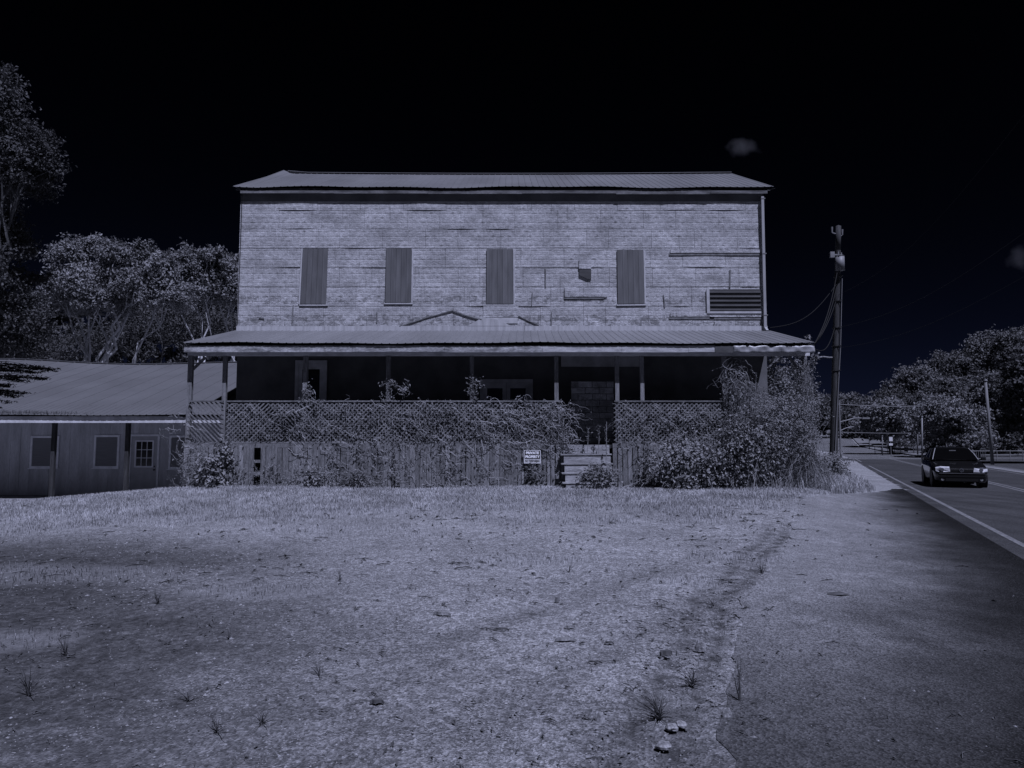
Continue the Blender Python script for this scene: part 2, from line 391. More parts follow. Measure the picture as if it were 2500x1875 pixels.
# ------------------------------------------------------------------ ground, road
def xl_apron(y):
    b = np.interp(y, [-3, 1.5, 3, 4.6, 7.2, 8.25, 12, 17.2, 20.5, 24, 27], [-1.4, .15, .80, 1.36, 2.25, 2.85, 4.6, 6.75, 9.3, 12.2, 14.4])
    return b
def grass_mask(x, y):
    near = np.interp(x, [-30, -12, -8, -4, 0, 3.5, 6, 8, 12], [5.5, 8.2, 9.6, 11.2, 11.9, 12.2, 13.5, 16.5, 18.5])
    n = fbm(x, y, .8)
    m = sm((y - near + (n - .5) * 5.5) / 3.6) * (.45 + .55 * sm((fbm(x, y, 1.7, 14) - .30) / .3))
    # outlying tufts
    for (cx_, cy_, rx, ry) in ((-2.6, 7.4, .8, .45), (-4.0, 5.6, .9, .35), (-5.5, 8.4, 1.6, .7), (.4, 9.3, .9, .3), (3.0, 9.6, .7, .5), (2.0, 8.0, .5, .4)):
        m = np.maximum(m, .45 * sm((1.15 - np.hypot((x-cx_)/rx, (y-cy_)/ry) + (n - .5) * .9) / .5))
    s = RS(x, y)
    m = m * (1 - sm((s + 1.4) / .8)) * (1 - sm((x - xl_apron(y) + .2) / .4) * (y < 24))
    return m
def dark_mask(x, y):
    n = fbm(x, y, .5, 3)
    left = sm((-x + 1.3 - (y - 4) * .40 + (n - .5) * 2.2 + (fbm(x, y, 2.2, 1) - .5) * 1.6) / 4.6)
    left = left * sm((13 - y) / 4)  # vignette painted as dark ground at lower left
    s = RS(x, y); field_shade = sm((s - 7.2) / .8) * sm((y - 28) / 6)  # tree shade painted into the ground colour beyond the road
    corner = sm((1.45 - np.hypot((x - 1.4) / 1.9, (y - 2.8) / 1.9) + (n - .5) * 1.1) / 1.5)  # vignette painted into the ground at lower right
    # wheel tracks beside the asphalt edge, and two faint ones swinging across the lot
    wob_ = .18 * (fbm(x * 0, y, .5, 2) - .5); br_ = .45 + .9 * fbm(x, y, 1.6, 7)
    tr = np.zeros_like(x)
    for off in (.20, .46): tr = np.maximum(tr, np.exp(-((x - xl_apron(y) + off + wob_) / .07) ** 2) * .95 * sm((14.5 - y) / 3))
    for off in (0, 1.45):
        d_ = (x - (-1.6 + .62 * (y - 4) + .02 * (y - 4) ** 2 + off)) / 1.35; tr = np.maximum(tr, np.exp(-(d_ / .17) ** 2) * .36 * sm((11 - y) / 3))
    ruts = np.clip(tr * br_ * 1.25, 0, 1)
    return np.clip(np.maximum(np.maximum(np.maximum(left, corner), ruts), field_shade), 0, 1)
gx = np.unique(np.concatenate([np.linspace(-600, -60, 14), np.linspace(-60, -24, 19), np.arange(-24, 16, .16), np.arange(16, 70, 1.0), np.linspace(70, 160, 30), np.linspace(160, 700, 16)]))
gy = np.unique(np.concatenate([np.linspace(-80, -4, 10), np.arange(-4, 1, .5), np.arange(1, 24, .16), np.arange(24, 100, 1.0), np.linspace(100, 300, 50), np.linspace(300, 1200, 16)]))
XX, YY = np.meshgrid(gx, gy, indexing='ij')
s_ = RS(XX, YY)
ZZ = G(XX, YY) - .05 * sm((s_ + .1) / .4) * sm((7.3 - s_) / .4)
ap = sm((XX - xl_apron(YY) - .22) / .25) * sm((-.1 - s_) / .3) * (YY < 25)
ZZ = ZZ - .025 * ap + .012 * (fbm(XX, YY, 2.2, 4) - .5) * sm((24 - YY) / 2) * (1 - ap) * sm((-s_ - .3) / .5)
_tr = np.zeros_like(XX)
for off in (.20, .46): _tr = np.maximum(_tr, np.exp(-((XX - xl_apron(YY) + off + .18 * (fbm(XX * 0, YY, .5, 2) - .5)) / .09) ** 2))
ZZ = ZZ - .03 * _tr * sm((15 - YY) / 3) * (1 - ap)
idx = np.arange(XX.size).reshape(XX.shape)
Fg = np.stack([idx[:-1, :-1], idx[1:, :-1], idx[1:, 1:], idx[:-1, 1:]], -1).reshape(-1, 4)
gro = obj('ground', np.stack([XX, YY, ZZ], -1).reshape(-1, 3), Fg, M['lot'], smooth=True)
tag(gro, 'pale gravel lot with grass, bare soil and painted vignette in front of the old store', 'ground', kind='structure')
def fattr(o, name, vals):
    a = o.data.attributes.new(name, 'FLOAT', 'POINT'); a.data.foreach_set('value', np.asarray(vals, np.float32).ravel())
far_g = sm((YY - 24) / 3)
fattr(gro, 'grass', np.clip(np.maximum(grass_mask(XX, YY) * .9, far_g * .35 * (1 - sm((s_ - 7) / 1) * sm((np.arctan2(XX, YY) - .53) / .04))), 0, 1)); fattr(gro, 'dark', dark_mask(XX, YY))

def strip(ys, x0f, x1f, nx, dz, z_of=None):
    V = []; 
    for y in ys:
        a, b = x0f(y), x1f(y)
        for i in range(nx + 1):
            x = a + (b - a) * i / nx; V.append((x, y, g(x, y) + dz))
    n = nx + 1; m = len(ys)
    Fq = [(j*n+i, j*n+i+1, (j+1)*n+i+1, (j+1)*n+i) for j in range(m-1) for i in range(nx)]
    return np.array(V), np.array(Fq)
xe = lambda y, s: 7.57 + .43 * (y - 10.7) + s / .918 - 5 * float(sm((y - 75) / 50))
# road lanes
ys = np.concatenate([np.arange(-8, 40, .5), np.arange(40, 73, 2)])
def bend(y): return 0.0
V, Fq = strip(ys, lambda y: xe(y, -.28), lambda y: xe(y, 7.0), 14, .0)
ro = obj('road', V, Fq, M['road'], smooth=True); tag(ro, 'dark two lane asphalt road running back past the utility pole', 'road', kind='structure')
ys = np.arange(72, 262, 2.0)
V, Fq = strip(ys, lambda y: xe(y, -.28), lambda y: xe(y, 7.0), 14, .0)
tag(obj('distant_road', V, Fq, M['road_old'], smooth=True), 'paler older stretch of road climbing away in the distance', 'road', kind='structure')
# apron
ys = np.arange(-3, 25.6, .12)
jit = lambda y: .10 * (vn(0 * y, y, 3.7) - .5) + .10 * (vn(0 * y + 9, y, 1.1) - .5) + .05 * (vn(0 * y + 4, y, 9) - .5)
V, Fq = strip(ys, lambda y: min(float(xl_apron(y) + jit(np.array(y))), xe(y, -.3)), lambda y: xe(y, -.27), 40, .004)
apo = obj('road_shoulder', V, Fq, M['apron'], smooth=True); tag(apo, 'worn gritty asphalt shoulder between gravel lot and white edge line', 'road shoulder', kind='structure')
vx, vy = V[:, 0], V[:, 1]; sv = RS(vx, vy)
ed_ = np.maximum(vx - xl_apron(vy), 0)
dd = 1.22 * sm(.98 - ed_ / (1.3 + .40 * np.maximum(vy - 1, 0)) + (fbm(vx, vy, .7, 2) - .5) * .35 + (fbm(vx, vy, 3.1, 12) - .5) * .3)
dd = dd * (.22 + .78 * sm((vy - 2.4) / 5.5)) * sm((-sv - .30 + (fbm(vx, vy, .9, 6) - .5) * .5 + (fbm(vx, vy, 3.1, 16) - .5) * .5) / 2.0)  # fades the pale tone near camera and rightwards to paint the vignette
fattr(apo, 'dust_vignette', dd)
# painted lines
def line(sa, sb, y0, y1, label):
    ys = np.arange(y0, y1, .5)
    V, Fq = strip(ys, lambda y: xe(y, sa), lambda y: xe(y, sb), 1, .006)
    o = obj('road_marking', V, Fq, M['paint']); tag(o, label, 'road marking', kind='structure')
line(.02, .13, -6, 52, 'worn white edge line curving along the near side of the road')
line(3.18, 3.29, -6, 140, 'left stripe of the double line down the road middle')
line(3.41, 3.52, -6, 140, 'right stripe of the double line down the road middle')
line(6.45, 6.58, -6, 140, 'white edge line on the far side of the road')
line(0, .13, 62, 170, 'white edge line on the distant rising stretch of road')
# pavement on far right side of the road with kerb
ys = np.arange(64, 200, 2.0)
V, Fq = strip(ys, lambda y: xe(y, 7.3), lambda y: xe(y, 9.2), 2, .14)
V2 = V.copy(); V2[:, 2] -= .3
n = len(V); side = np.array([(j*3, j*3+3, n+j*3+3, n+j*3) for j in range(len(ys)-1)]); fr_ = np.array([(0, 1, n+1, n), (1, 2, n+2, n+1)])
pv = obj('pavement', np.concatenate([V, V2]), np.concatenate([Fq, side, fr_]), M['concrete']); tag(pv, 'pale raised pavement with kerb beside the distant road', 'pavement', kind='structure')
# crossing side road
V, Fq = strip(np.arange(66, 74.1, 1), lambda y: -6., lambda y: xe(y, -.3), 30, .012)
o = obj('side_road', V, Fq, M['road']); tag(o, 'side road crossing behind the old store', 'road', kind='structure')

# ------------------------------------------------------------------ main building
YW, YE, YR = 23.5, 23.28, 27.7         # wall face, eave edge, ridge
YP, YF, YPOST = 20.0, 20.06, 20.53     # porch eave, fascia, post centre
DECK = 1.47
xL, xR = X(578, 800, YW), X(1873, 808, YW)
B = thing('store_building', 'derelict two storey store with pale embossed siding and an overgrown front porch', 'building', (0, YW, .2))
core = MB()
top = Z(461, YW)
YB = 2 * YR - YE - .25                                     # rear wall
rz_ = Z(423, YR)
core.box((xL + .03, YW + .03, -.3), (xR - .03, YB, top))
gw = (xL + .03, xR - .03)
for xx in gw:                                              # gable triangles
    core.add([(xx - .01, YW + .03, top), (xx - .01, YB, top), (xx - .01, YR, rz_ - .12), (xx + .01, YW + .03, top), (xx + .01, YB, top), (xx + .01, YR, rz_ - .12)],
             [(0, 1, 2), (5, 4, 3), (0, 2, 5, 3), (1, 4, 5, 2)])
wall = core.make('wall', M['inner'], B)

# siding sheets: courses of embossed panels
seams = [463, 513, 559, 606, 653, 700, 748, 796]
zs = [Z(y, YW) for y in seams]
rp = random.Random(4)
for r in range(len(zs) - 1):
    zt, zb = zs[r], zs[r+1]
    x = xL - rp.random() * 1.2
    while x < xR:
        x2 = x + 1.42 * (1 if rp.random() < .8 else rp.choice([.5, .75]))
        a, b = max(x, xL), min(x2, xR)
        if b - a > .04:
            gp = .004; th = .010 + rp.random() * .005; dz = rp.gauss(0, .002); tl = rp.gauss(0, .004)
            n = 8; V = []
            lift = 0.016 * (rp.random() < .18); dr = .010 * (rp.random() < .3)
            for k in range(n + 1):                         # slightly bowed lower lip, as the sheets have curled
                t = k / n; xx = a + gp + (b - a - 2*gp) * t
                bow = lift * math.sin(math.pi * t); low = zb + gp + dz + dr * math.sin(3 * t) + rp.gauss(0, .0015); hi = zt - gp * .6 + rp.gauss(0, .001)
                V += [(xx, YW - th - bow + tl*0, low), (xx, YW - th + .006, hi), (xx, YW + .02, hi), (xx, YW + .02, low)]
            Fp = [(0, 1, 2, 3), (4*n+3, 4*n+2, 4*n+1, 4*n)]
            for k in range(n):
                q, p = 4*k, 4*k+4
                Fp += [(q, p, p+1, q+1), (q+1, p+1, p+2, q+2), (q+3, q, p, p+3)][0:3] + [(q+2, p+2, p+3, q+3)]
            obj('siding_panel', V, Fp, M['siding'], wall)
        x = x2
# flashing boards along the porch roof
x = xL
zf0, zf1 = Z(807, YW) - .05, Z(796, YW) - .004
while x < xR:
    x2 = min(x + 2.4 + rp.random(), xR); box_obj('flashing_strip', (x + .004, YW - .05, zf0), (x2 - .004, YW - .012, zf1 + rp.uniform(-.006, .003)), M['flash'], wall); x = x2
# raised flashing patches below the third shutter
def zpoly(name, pts, y0, y1, m, parent): 
    q = MB(); q.prism([(X(px, py, YW), Z(py, YW)) for px, py in pts], y0, y1); return q.make(name, m, parent)
zpoly('flashing_patch', [(1140, 797), (1180, 775), (1215, 781), (1250, 797)], YW - .05, YW - .03, M['flash'], wall)
zpoly('flashing_patch', [(1178, 776), (1264, 776), (1264, 790), (1178, 790)], YW - .045, YW - .02, M['trim'], wall)
zpoly('siding_patch', [(1180, 746), (1266, 745), (1265, 774), (1180, 775)], YW - .035, YW - .02, M['siding'], wall)
# old roofline scar, as strips of tar
def scar(pts, w=.026):
    q = MB()
    for (a, b) in zip(pts, pts[1:]):
        q.bar(at(*a, YW - .035), at(*b, YW - .035), w, .03, up=(0, 1, 0))
    q.make('tar_strip', M['tar'], wall)
scar([(975, 797), (1040, 776), (1105, 758), (1140, 771), (1176, 781)]); scar([(1266, 771), (1290, 783), (1316, 794)])
# broken lips in the siding
def lip(x0, x1, ya, yb, pale=True):
    if pale: zpoly('siding_strip', [(x0, ya - 9), (x1, ya - 8), (x1, ya), (x0, ya)], YW - .05, YW - .01, M['siding'], wall)
    zpoly('gap_strip', [(x0 - 3, ya + 1), (x1 + 8, ya + 1), (x1 + 8, yb), (x0 - 3, yb)], YW - .035, YW - .01, M['tar'], wall)
lip(1636, 1855, 618, 624); lip(1636, 1735, 773, 779); lip(1735, 1858, 774, 780)
zpoly('siding_strip', [(1378, 703), (1406, 703), (1406, 716), (1482, 719), (1482, 726), (1378, 726)], YW - .05, YW - .01, M['siding'], wall)
zpoly('gap_strip', [(1377, 727), (1474, 727), (1474, 730), (1377, 730)], YW - .04, YW - .01, M['tar'], wall)
zpoly('gap_strip', [(1780, 660), (1784, 660), (1783, 702), (1780, 702)], YW - .035, YW - .01, M['tar'], wall)
for (a, b) in (((760, 715), (758, 747)), ((716, 745), (713, 795)), ((920, 762), (920, 788)), ((1332, 655), (1332, 700)), ((1347, 762), (1346, 796)), ((1620, 720), (1623, 750)), ((1745, 786), (1741, 797)), ((1300, 715), (1298, 745)), ((632, 775), (645, 778))):
    q = MB(); q.bar(at(*a, YW - .032), at(*b, YW - .032), .03, .02, up=(0, 1, 0)); q.make('crack', M['tar'], wall)
# small hooded vent
v_ = thing; 
vent = zpoly('vent_hood', [(1413, 634), (1443, 633), (1443, 657), (1413, 657)], YW - .06, YW - .01, M['siding'], B)
zpoly('vent_louver', [(1414, 659), (1443, 658), (1443, 682), (1434, 682), (1414, 673)], YW - .06, YW - .02, M['louver'], vent)
# shutters
def shutter(q, side):
    (x0, y0), (x1, y1), (x2, y2), (x3, y3) = q          # tl tr br bl
    tr = MB()
    tl_, tr_, br_, bl_ = [at(px, py, YW - .04) for px, py in q]
    def strip_(a, b): tr.bar(Vector(a) + Vector((0, .015, 0)), Vector(b) + Vector((0, .015, 0)), .05, .04, up=(0, 1, 0))
    if side == 'L': strip_(tl_ + Vector((-.035, 0, 0)), bl_ + Vector((-.035, 0, 0)))
    else: strip_(tr_ + Vector((.035, 0, 0)), br_ + Vector((.035, 0, 0)))
    strip_(bl_ + Vector((-.03, 0, -.035)), br_ + Vector((.06, 0, -.035)))
    fr = tr.make('window_trim', M['trim'], B)
    n = 5
    for k in range(n):
        a, b = k / n, (k + 1) / n
        pts = [tl_.lerp(tr_, a), tl_.lerp(tr_, b), bl_.lerp(br_, b), bl_.lerp(br_, a)]
        V = []
        e = .006
        prof = [(e, 0), (.02, .016), (.05, .016), (1, 0)]
        wdt = (pts[1] - pts[0]).length
        Vv = []
        for u, d in ((0.002, -.003), (.015, .003), (.032, .003), (.045, 0), (wdt, 0)):
            f_ = u / wdt
            t_ = pts[0].lerp(pts[1], f_); bb_ = pts[3].lerp(pts[2], f_)
            Vv += [(t_.x, YW - .055 - d, t_.z), (bb_.x, YW - .055 - d, bb_.z), (t_.x, YW - .03, t_.z), (bb_.x, YW - .03, bb_.z)]
        Ff = []
        for i in range(4):
            o4 = 4*i; p4 = o4 + 4
            Ff += [(o4, o4+1, p4+1, p4), (o4+2, p4+2, p4+3, o4+3), (o4, p4, p4+2, o4+2), (o4+1, o4+3, p4+3, p4+1)]
        Ff += [(0, 2, 3, 1), (16, 17, 19, 18)]
        obj('shutter_plank', Vv, Ff, M['shutter'], fr)
shutter([(740, 607), (801, 607), (796, 742), (733, 742)], 'L')
shutter([(943, 607), (1005, 607), (1003, 738), (940, 738)], 'R')
shutter([(1188, 608), (1252, 608), (1253, 742), (1187, 742)], 'R')
shutter([(1506, 610), (1570, 610), (1573, 741), (1508, 742)], 'R')
# horizontal corrugated patch at right
pa, pb = at(1732, 706, YW - .05), at(1858, 760, YW - .05)
tb = MB(); tb.box((pa.x - .10, YW - .07, pb.z - .05), (pa.x - .005, YW - .012, pa.z)); tb.box((pa.x - .10, YW - .075, pb.z - .07), (pb.x, YW - .012, pb.z - .003))
fr = tb.make('window_trim', M['trim'], B)
for k in range(5):
    z1 = pa.z + (pb.z - pa.z) * k / 5; z0 = pa.z + (pb.z - pa.z) * (k + 1) / 5
    q = MB(); h = z1 - z0
    q.add([(pa.x, YW - .03, z0 + .002), (pa.x, YW - .075, z0 + h*.15), (pa.x, YW - .075, z0 + h*.3), (pa.x, YW - .04, z0 + h*.45), (pa.x, YW - .04, z1 - .002),
           (pb.x, YW - .03, z0 + .002), (pb.x, YW - .075, z0 + h*.15), (pb.x, YW - .075, z0 + h*.3), (pb.x, YW - .04, z0 + h*.45), (pb.x, YW - .04, z1 - .002)],
          [(0, 5, 6, 1), (1, 6, 7, 2), (2, 7, 8, 3), (3, 8, 9, 4), (0, 1, 2, 3, 4), (9, 8, 7, 6, 5)])
    q.make('corrugated_slat', M['louver'], fr)
# downspout and cable
q = MB(); q.bar(at(1861, 480, YW - .12), at(1868, 800, YW - .12), .085, .07, up=(0, 1, 0)); q.bar(at(1868, 800, YW - .12), at(1873, 808, YW - .25), .08, .07)
dsp = q.make('downspout', M['pipe'], B)
for py in (486, 620, 770):
    p = at(1861 + (py - 480) * 7 / 320, py, YW - .08); box_obj('pipe_strap', (p.x - .07, YW - .165, p.z - .015), (p.x + .07, YW - .01, p.z + .015), M['metal_grey'], dsp)
def wire_pts(pts, r, name, m, parent=None, base=None):
    P = np.array([[tuple(p) for p in pts]]); V, Fq = tubes(P, np.full(P.shape[:2], r), 4); return obj(name, V, Fq, m, parent, True)
wire_pts([at(575, 458, YE), at(589, 462, YE + .05), at(591, 480, YW - .04), at(587, 600, YW - .04), at(580, 790, YW - .04)], .012, 'cable', M['wire'], B)
wire_pts([at(1893, 460, YE), at(1868, 466, YE + .1), at(1866, 505, YW - .04)], .012, 'cable', M['wire'], B)

# ribbed metal roofs ------------------------------------------------
def ribbed(parent, x0, x1, lo, hi, pitch, m, per=4, rise=.013, name='roof_sheet', rows=6):
    """lo(x)->(X,Y,Z) at the eave, hi(x) at the top; one object per sheet of `per` ribs"""
    k = 0; xa = x0
    while xa < x1 - .01:
        xb = min(xa + per * pitch, x1)
        us = []
        c = xa
        while c < xb - .001:
            e = min(c + pitch, xb)
            us += [(c, 0), (min(c + .012, e), rise), (min(c + .04, e), rise), (min(c + .052, e), 0)]
            c = e
        us.append((xb, 0))
        V = []
        lapz = .002 * (k % 2)
        for x, h in us:
            a = Vector(lo(x)); b = Vector(hi(x))
            for r in range(rows + 1):
                p = a.lerp(b, r / rows); V.append((p.x, p.y, p.z + h + lapz))
        n = rows + 1
        Ff = np.array([(i*n+r, (i+1)*n+r, (i+1)*n+r+1, i*n+r+1) for i in range(len(us)-1) for r in range(rows)])
        obj(name, V, Ff, m, parent)
        xa = xb; k += 1
exl, exr = X(567, 455, YE), X(1890, 457, YE)
ze = Z(456.5, YE); zr = Z(423.5, YR)
def wob(x): return .022 * math.sin(x * .83 + .4) + .016 * math.sin(x * 1.9 + 2)
def ridge_s(x): return -.05 * math.sin((x + 9) / 17.6 * math.pi) + (.13 * max(0, 1 - abs(x + 8.95) / .35))
def lo_main(x): return (x, YE, ze + wob(x) - .0 + (.04 * max(0, 1 - (x - exl) / .8) if x < exl + .8 else 0))
def hi_main(x):
    xx = x if x > exl + .2 else x + .17 * (1 - (x - exl) / .2)
    return (xx, YR, zr + ridge_s(x))
roof = MB(); roof.add([(exl + .1, YE + .05, ze - .06), (exr - .1, YE + .05, ze - .06), (exr - .1, YR, zr - .16), (exl + .25, YR, zr - .16), (exl + .1, YE + .05, ze - .10), (exr - .1, YE + .05, ze - .10), (exr - .1, YR, zr - .22), (exl + .25, YR, zr - .22)],
    [(0, 1, 2, 3), (7, 6, 5, 4), (0, 4, 5, 1), (1, 5, 6, 2), (3, 2, 6, 7), (0, 3, 7, 4)])
roof = roof.make('roof', M['soffit'], B)
ribbed(roof, exl, exr, lo_main, hi_main, .2245, M['roof'])
def lo_back(x): return (x, 2*YR - YE, ze)
ribbed(roof, exl, exr, lo_back, lambda x: (x, YR + .01, zr + ridge_s(x) - .01), .9, M['roof'])
q = MB()
for i in range(22):
    a = exl + .45 + (exr - exl - .5) * i / 22; b = exl + .45 + (exr - exl - .5) * (i + 1) / 22
    q.bar((a, YR - .02, zr + ridge_s(a) + .012), (b, YR - .02, zr + ridge_s(b) + .012), .22, .018)
q.make('ridge_cap', M['ridge'], roof)
# fascia under the eave
x = exl + .25
while x < exr - .25:
    x2 = min(x + 3.1, exr - .2); zz = wob((x + x2) / 2)
    box_obj('fascia_board', (x, YE + .05, ze - .20 + zz * .6), (x2 - .006, YE + .085, ze - .055 + zz * .6), M['soffit'], roof); x = x2
box_obj('frieze_board', (xL + .02, YW - .045, ze - .42), (xR - .02, YW - .005, ze - .12), M['inner'], roof)

# porch ------------------------------------------------------------
pxl, pxr = X(445, 835, YP), X(1990, 834, YP)
zpe, zpw = Z(837, YP), Z(808, YW)
def wob2(x): return .014 * math.sin(x * .7 + 1) + .010 * math.sin(x * 2.3)
bl_x, br_x = X(575, 808, YW), X(1880, 810, YW)
def lo_p(x): return (x, YP, zpe + wob2(x))
def hi_p(x):
    t = (x - pxl) / (pxr - pxl); return (bl_x + (br_x - bl_x) * t, YW - .05, zpw)
q = MB(); q.add([(pxl + .1, YP + .10, zpe - .05), (pxr - .1, YP + .10, zpe - .05), (br_x - .05, YW, zpw - .06), (bl_x + .05, YW, zpw - .06), (pxl + .1, YP + .10, zpe - .09), (pxr - .1, YP + .10, zpe - .09), (br_x - .05, YW, zpw - .1), (bl_x + .05, YW, zpw - .1)],
    [(0, 1, 2, 3), (7, 6, 5, 4), (0, 4, 5, 1), (1, 5, 6, 2), (3, 2, 6, 7), (0, 3, 7, 4)])
proof = q.make('porch_roof', M['ceiling'], B)
ribbed(proof, pxl, pxr, lo_p, hi_p, .2205, M['porch_roof'], rows=4)
zft, zfb = Z(844, YF), Z(859.5, YF)
def fas(px0, px1, m, dz=0, dy=0, nm='fascia_board'):
    a, b = X(px0, 850, YF), X(px1, 850, YF); return box_obj(nm, (a + .003, YF + dy, zfb + dz), (b - .003, YF + .035 + dy, zft + dz * .4), m, proof)
for a, b, m in ((449, 640, 'fascia'), (640, 860, 'fascia'), (860, 1085, 'fascia'), (1085, 1325, 'fascia'), (1325, 1518, 'fascia_white'), (1518, 1680, 'fascia_white'), (1680, 1746, 'fascia_white')): fas(a, b, M[m], rp.uniform(-.008, .008))
fas(1745, 1790, M['old_tin'], -.02, -.015, 'tin_patch')
# crinkled tin at right end
a, b = X(1790, 850, YF), X(1988, 850, YF); V = []; nn = 44
for i in range(nn + 1):
    x = a + (b - a) * i / nn
    for j in range(5):
        t = j / 4; d = .018 * math.sin(i * 1.15 + j * .9) * math.sin(i * .37 + 1) + .012 * math.sin(i * .55 - j)
        V.append((x, YF - .02 + d, zfb - .02 + (zft - zfb + .02) * t))
Ff = [(i*5+j, (i+1)*5+j, (i+1)*5+j+1, i*5+j+1) for i in range(nn) for j in range(4)]
o = obj('tin_sheet', V, Ff, M['tin'], proof, True); sol = o.modifiers.new('thickness', 'SOLIDIFY'); sol.thickness = .006
box_obj('soffit_strip', (pxl + .12, YF + .04, zfb + .10), (pxr - .12, YPOST - .08, zfb + .13), M['ceiling'], proof)
# beam, posts, braces
bz0, bz1 = Z(869, YPOST), Z(857, YPOST)
box_obj('beam', (X(460, 860, YPOST), YPOST - .06, bz0), (X(1975, 860, YPOST), YPOST + .06, bz1 + .05), M['inner_trim'], B)
for px, wd in ((465, .125), (549, .11), (746, .12), (948, .115), (1152, .115), (1358, .115), (1506, .11), (1567, .11), (1768, .12), (1965, .115)):
    x = X(px, 930, YPOST); q = MB(); q.bar((x + rp.uniform(-.02, .02), YPOST, .15), (x, YPOST, bz0 + .002), wd, wd, up=(0, 1, 0)); q.make('post', M['wood'], B)
for (a, b) in (((468, 905), (502, 872)), ((1962, 915), (1922, 868))):
    q = MB(); q.bar(at(*a, YPOST), at(*b, YPOST + .02), .07, .05, up=(0, 1, 0)); q.make('brace', M['wood'], B)
# deck, ceiling, ground-floor front
dxl, dxr = X(447, 1085, 20.4), X(1985, 1085, 20.4)
box_obj('deck', (dxl, 20.42, DECK - .12), (dxr, YW + .01, DECK - .02), M['deck'], B)
n = 22
dk = box_obj('skirt_rail', (dxl, 20.33, DECK - .10), (X(1374, 1085, 20.3), 20.42, DECK + .02), M['wood'], B)
box_obj('skirt_rail', (X(1496, 1085, 20.3), 20.33, DECK - .10), (dxr, 20.42, DECK + .02), M['wood'], B)
# skirt boards
def skirt(px0, px1, skip=()):
    x = X(px0, 1130, 20.3); xe_ = X(px1, 1130, 20.3); par = MB()
    par.box((x, 20.345, .62), (xe_, 20.40, .70)); par = par.make('skirt_frame', M['board'], B)
    while x < xe_ - .03:
        wd = rp.choice([.095, .14, .14, .15, .18]); x2 = min(x + wd, xe_)
        pxm = CX + (x + x2) / 2 * F_PX / 20.35
        if not any(a < pxm < b for a, b in skip):
            gz = g((x + x2) / 2, 20.3) - .05; tp = DECK - .03 + rp.uniform(-.02, .008); lean = rp.gauss(0, .012)
            gap = rp.choice([.003, .004, .006, .012]); dy = rp.uniform(-.012, .01); bt = gz + (rp.uniform(.05, .14) if rp.random() < .25 else 0)
            n_ = 4; q = MB(); V = []
            for k in range(n_ + 1):
                t = k / n_; z = bt + (tp - bt) * t; ex = lean * (t - .5) + rp.gauss(0, .002)
                V += [(x + gap + ex, 20.325 + dy, z), (x2 - gap + ex, 20.325 + dy, z), (x2 - gap + ex, 20.344 + dy * 0, z), (x + gap + ex, 20.344, z)]
            Ff = [(0, 3, 2, 1), (4*n_, 4*n_+1, 4*n_+2, 4*n_+3)] + [(4*k+i, 4*k+(i+1) % 4, 4*k+4+(i+1) % 4, 4*k+4+i) for k in range(n_) for i in range(4)]
            obj('board', V, Ff, M['board'], par)
        x = x2
skirt(447, 1380, skip=((629, 645),))
skirt(1496, 1985)
box_obj('ledger', (X(600, 1090, 20.4), 20.36, .95), (X(690, 1090, 20.4), 20.40, 1.03), M['wood'], B)
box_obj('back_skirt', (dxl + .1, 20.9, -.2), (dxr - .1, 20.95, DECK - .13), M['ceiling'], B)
# lattice
def lattice(px0, px1, both=True, hole=None):
    xa, xb = X(px0, 1030, 20.4), X(px1, 1030, 20.4); zb, zt = DECK + .06, Z(981, 20.4)
    q = MB(); q.box((xa, 20.37, zt), (xb, 20.45, zt + .035)); q.box((xa, 20.39, zb - .035), (xb, 20.44, zb)); fr = q.make('lattice_frame', M['lattice'], B)
    h = zt - zb; pit = .128; hw = .026
    for dirn in ((1, -1) if both else (-1,)):
        c = xa - h + pit * .5
        while c < xb:
            lo_t, hi_t = 0., h
            x0, x1 = (c, c + h) if dirn > 0 else (c + h, c)
            # clip in x
            t0 = max(0, xa - c) if dirn > 0 else max(0, c + h - xb)
            t1 = min(h, xb - c) if dirn > 0 else min(h, c + h - xa)
            if t1 - t0 > .06 and rp.random() > .02:
                pa_ = (c + t0, zb + t0) if dirn > 0 else (c + h - t0, zb + t0)
                pb_ = (c + t1, zb + t1) if dirn > 0 else (c + h - t1, zb + t1)
                segs = [(pa_, pb_)]
                if hole:
                    (hx, hz, hr) = hole
                    dx_, dz_ = pb_[0]-pa_[0], pb_[1]-pa_[1]; L_ = math.hypot(dx_, dz_); tt = ((hx-pa_[0])*dx_ + (hz-pa_[1])*dz_) / L_
                    dd_ = abs((hx-pa_[0])*dz_ - (hz-pa_[1])*dx_) / L_
                    if dd_ < hr and 0 < tt < L_ :
                        k0 = max(0, tt - hr * .8) / L_; segs = [(pa_, (pa_[0]+dx_*k0, pa_[1]+dz_*k0))] if k0 > .06 else []
                for (s0, s1) in segs:
                    yy = 20.392 if dirn > 0 else 20.402
                    yy += 0
                    q = MB(); q.prism([(s0[0]-hw, s0[1]), (s0[0]+hw, s0[1]), (s1[0]+hw, s1[1]), (s1[0]-hw, s1[1])], yy, yy + .007); q.make('slat', M['lattice'], fr)
            c += pit
lattice(460, 544, both=False)
hx, hz = X(697, 1045, 20.4), Z(1045, 20.4)
lattice(553, 1374, hole=(hx, hz, .13))
lattice(1500, 1958)
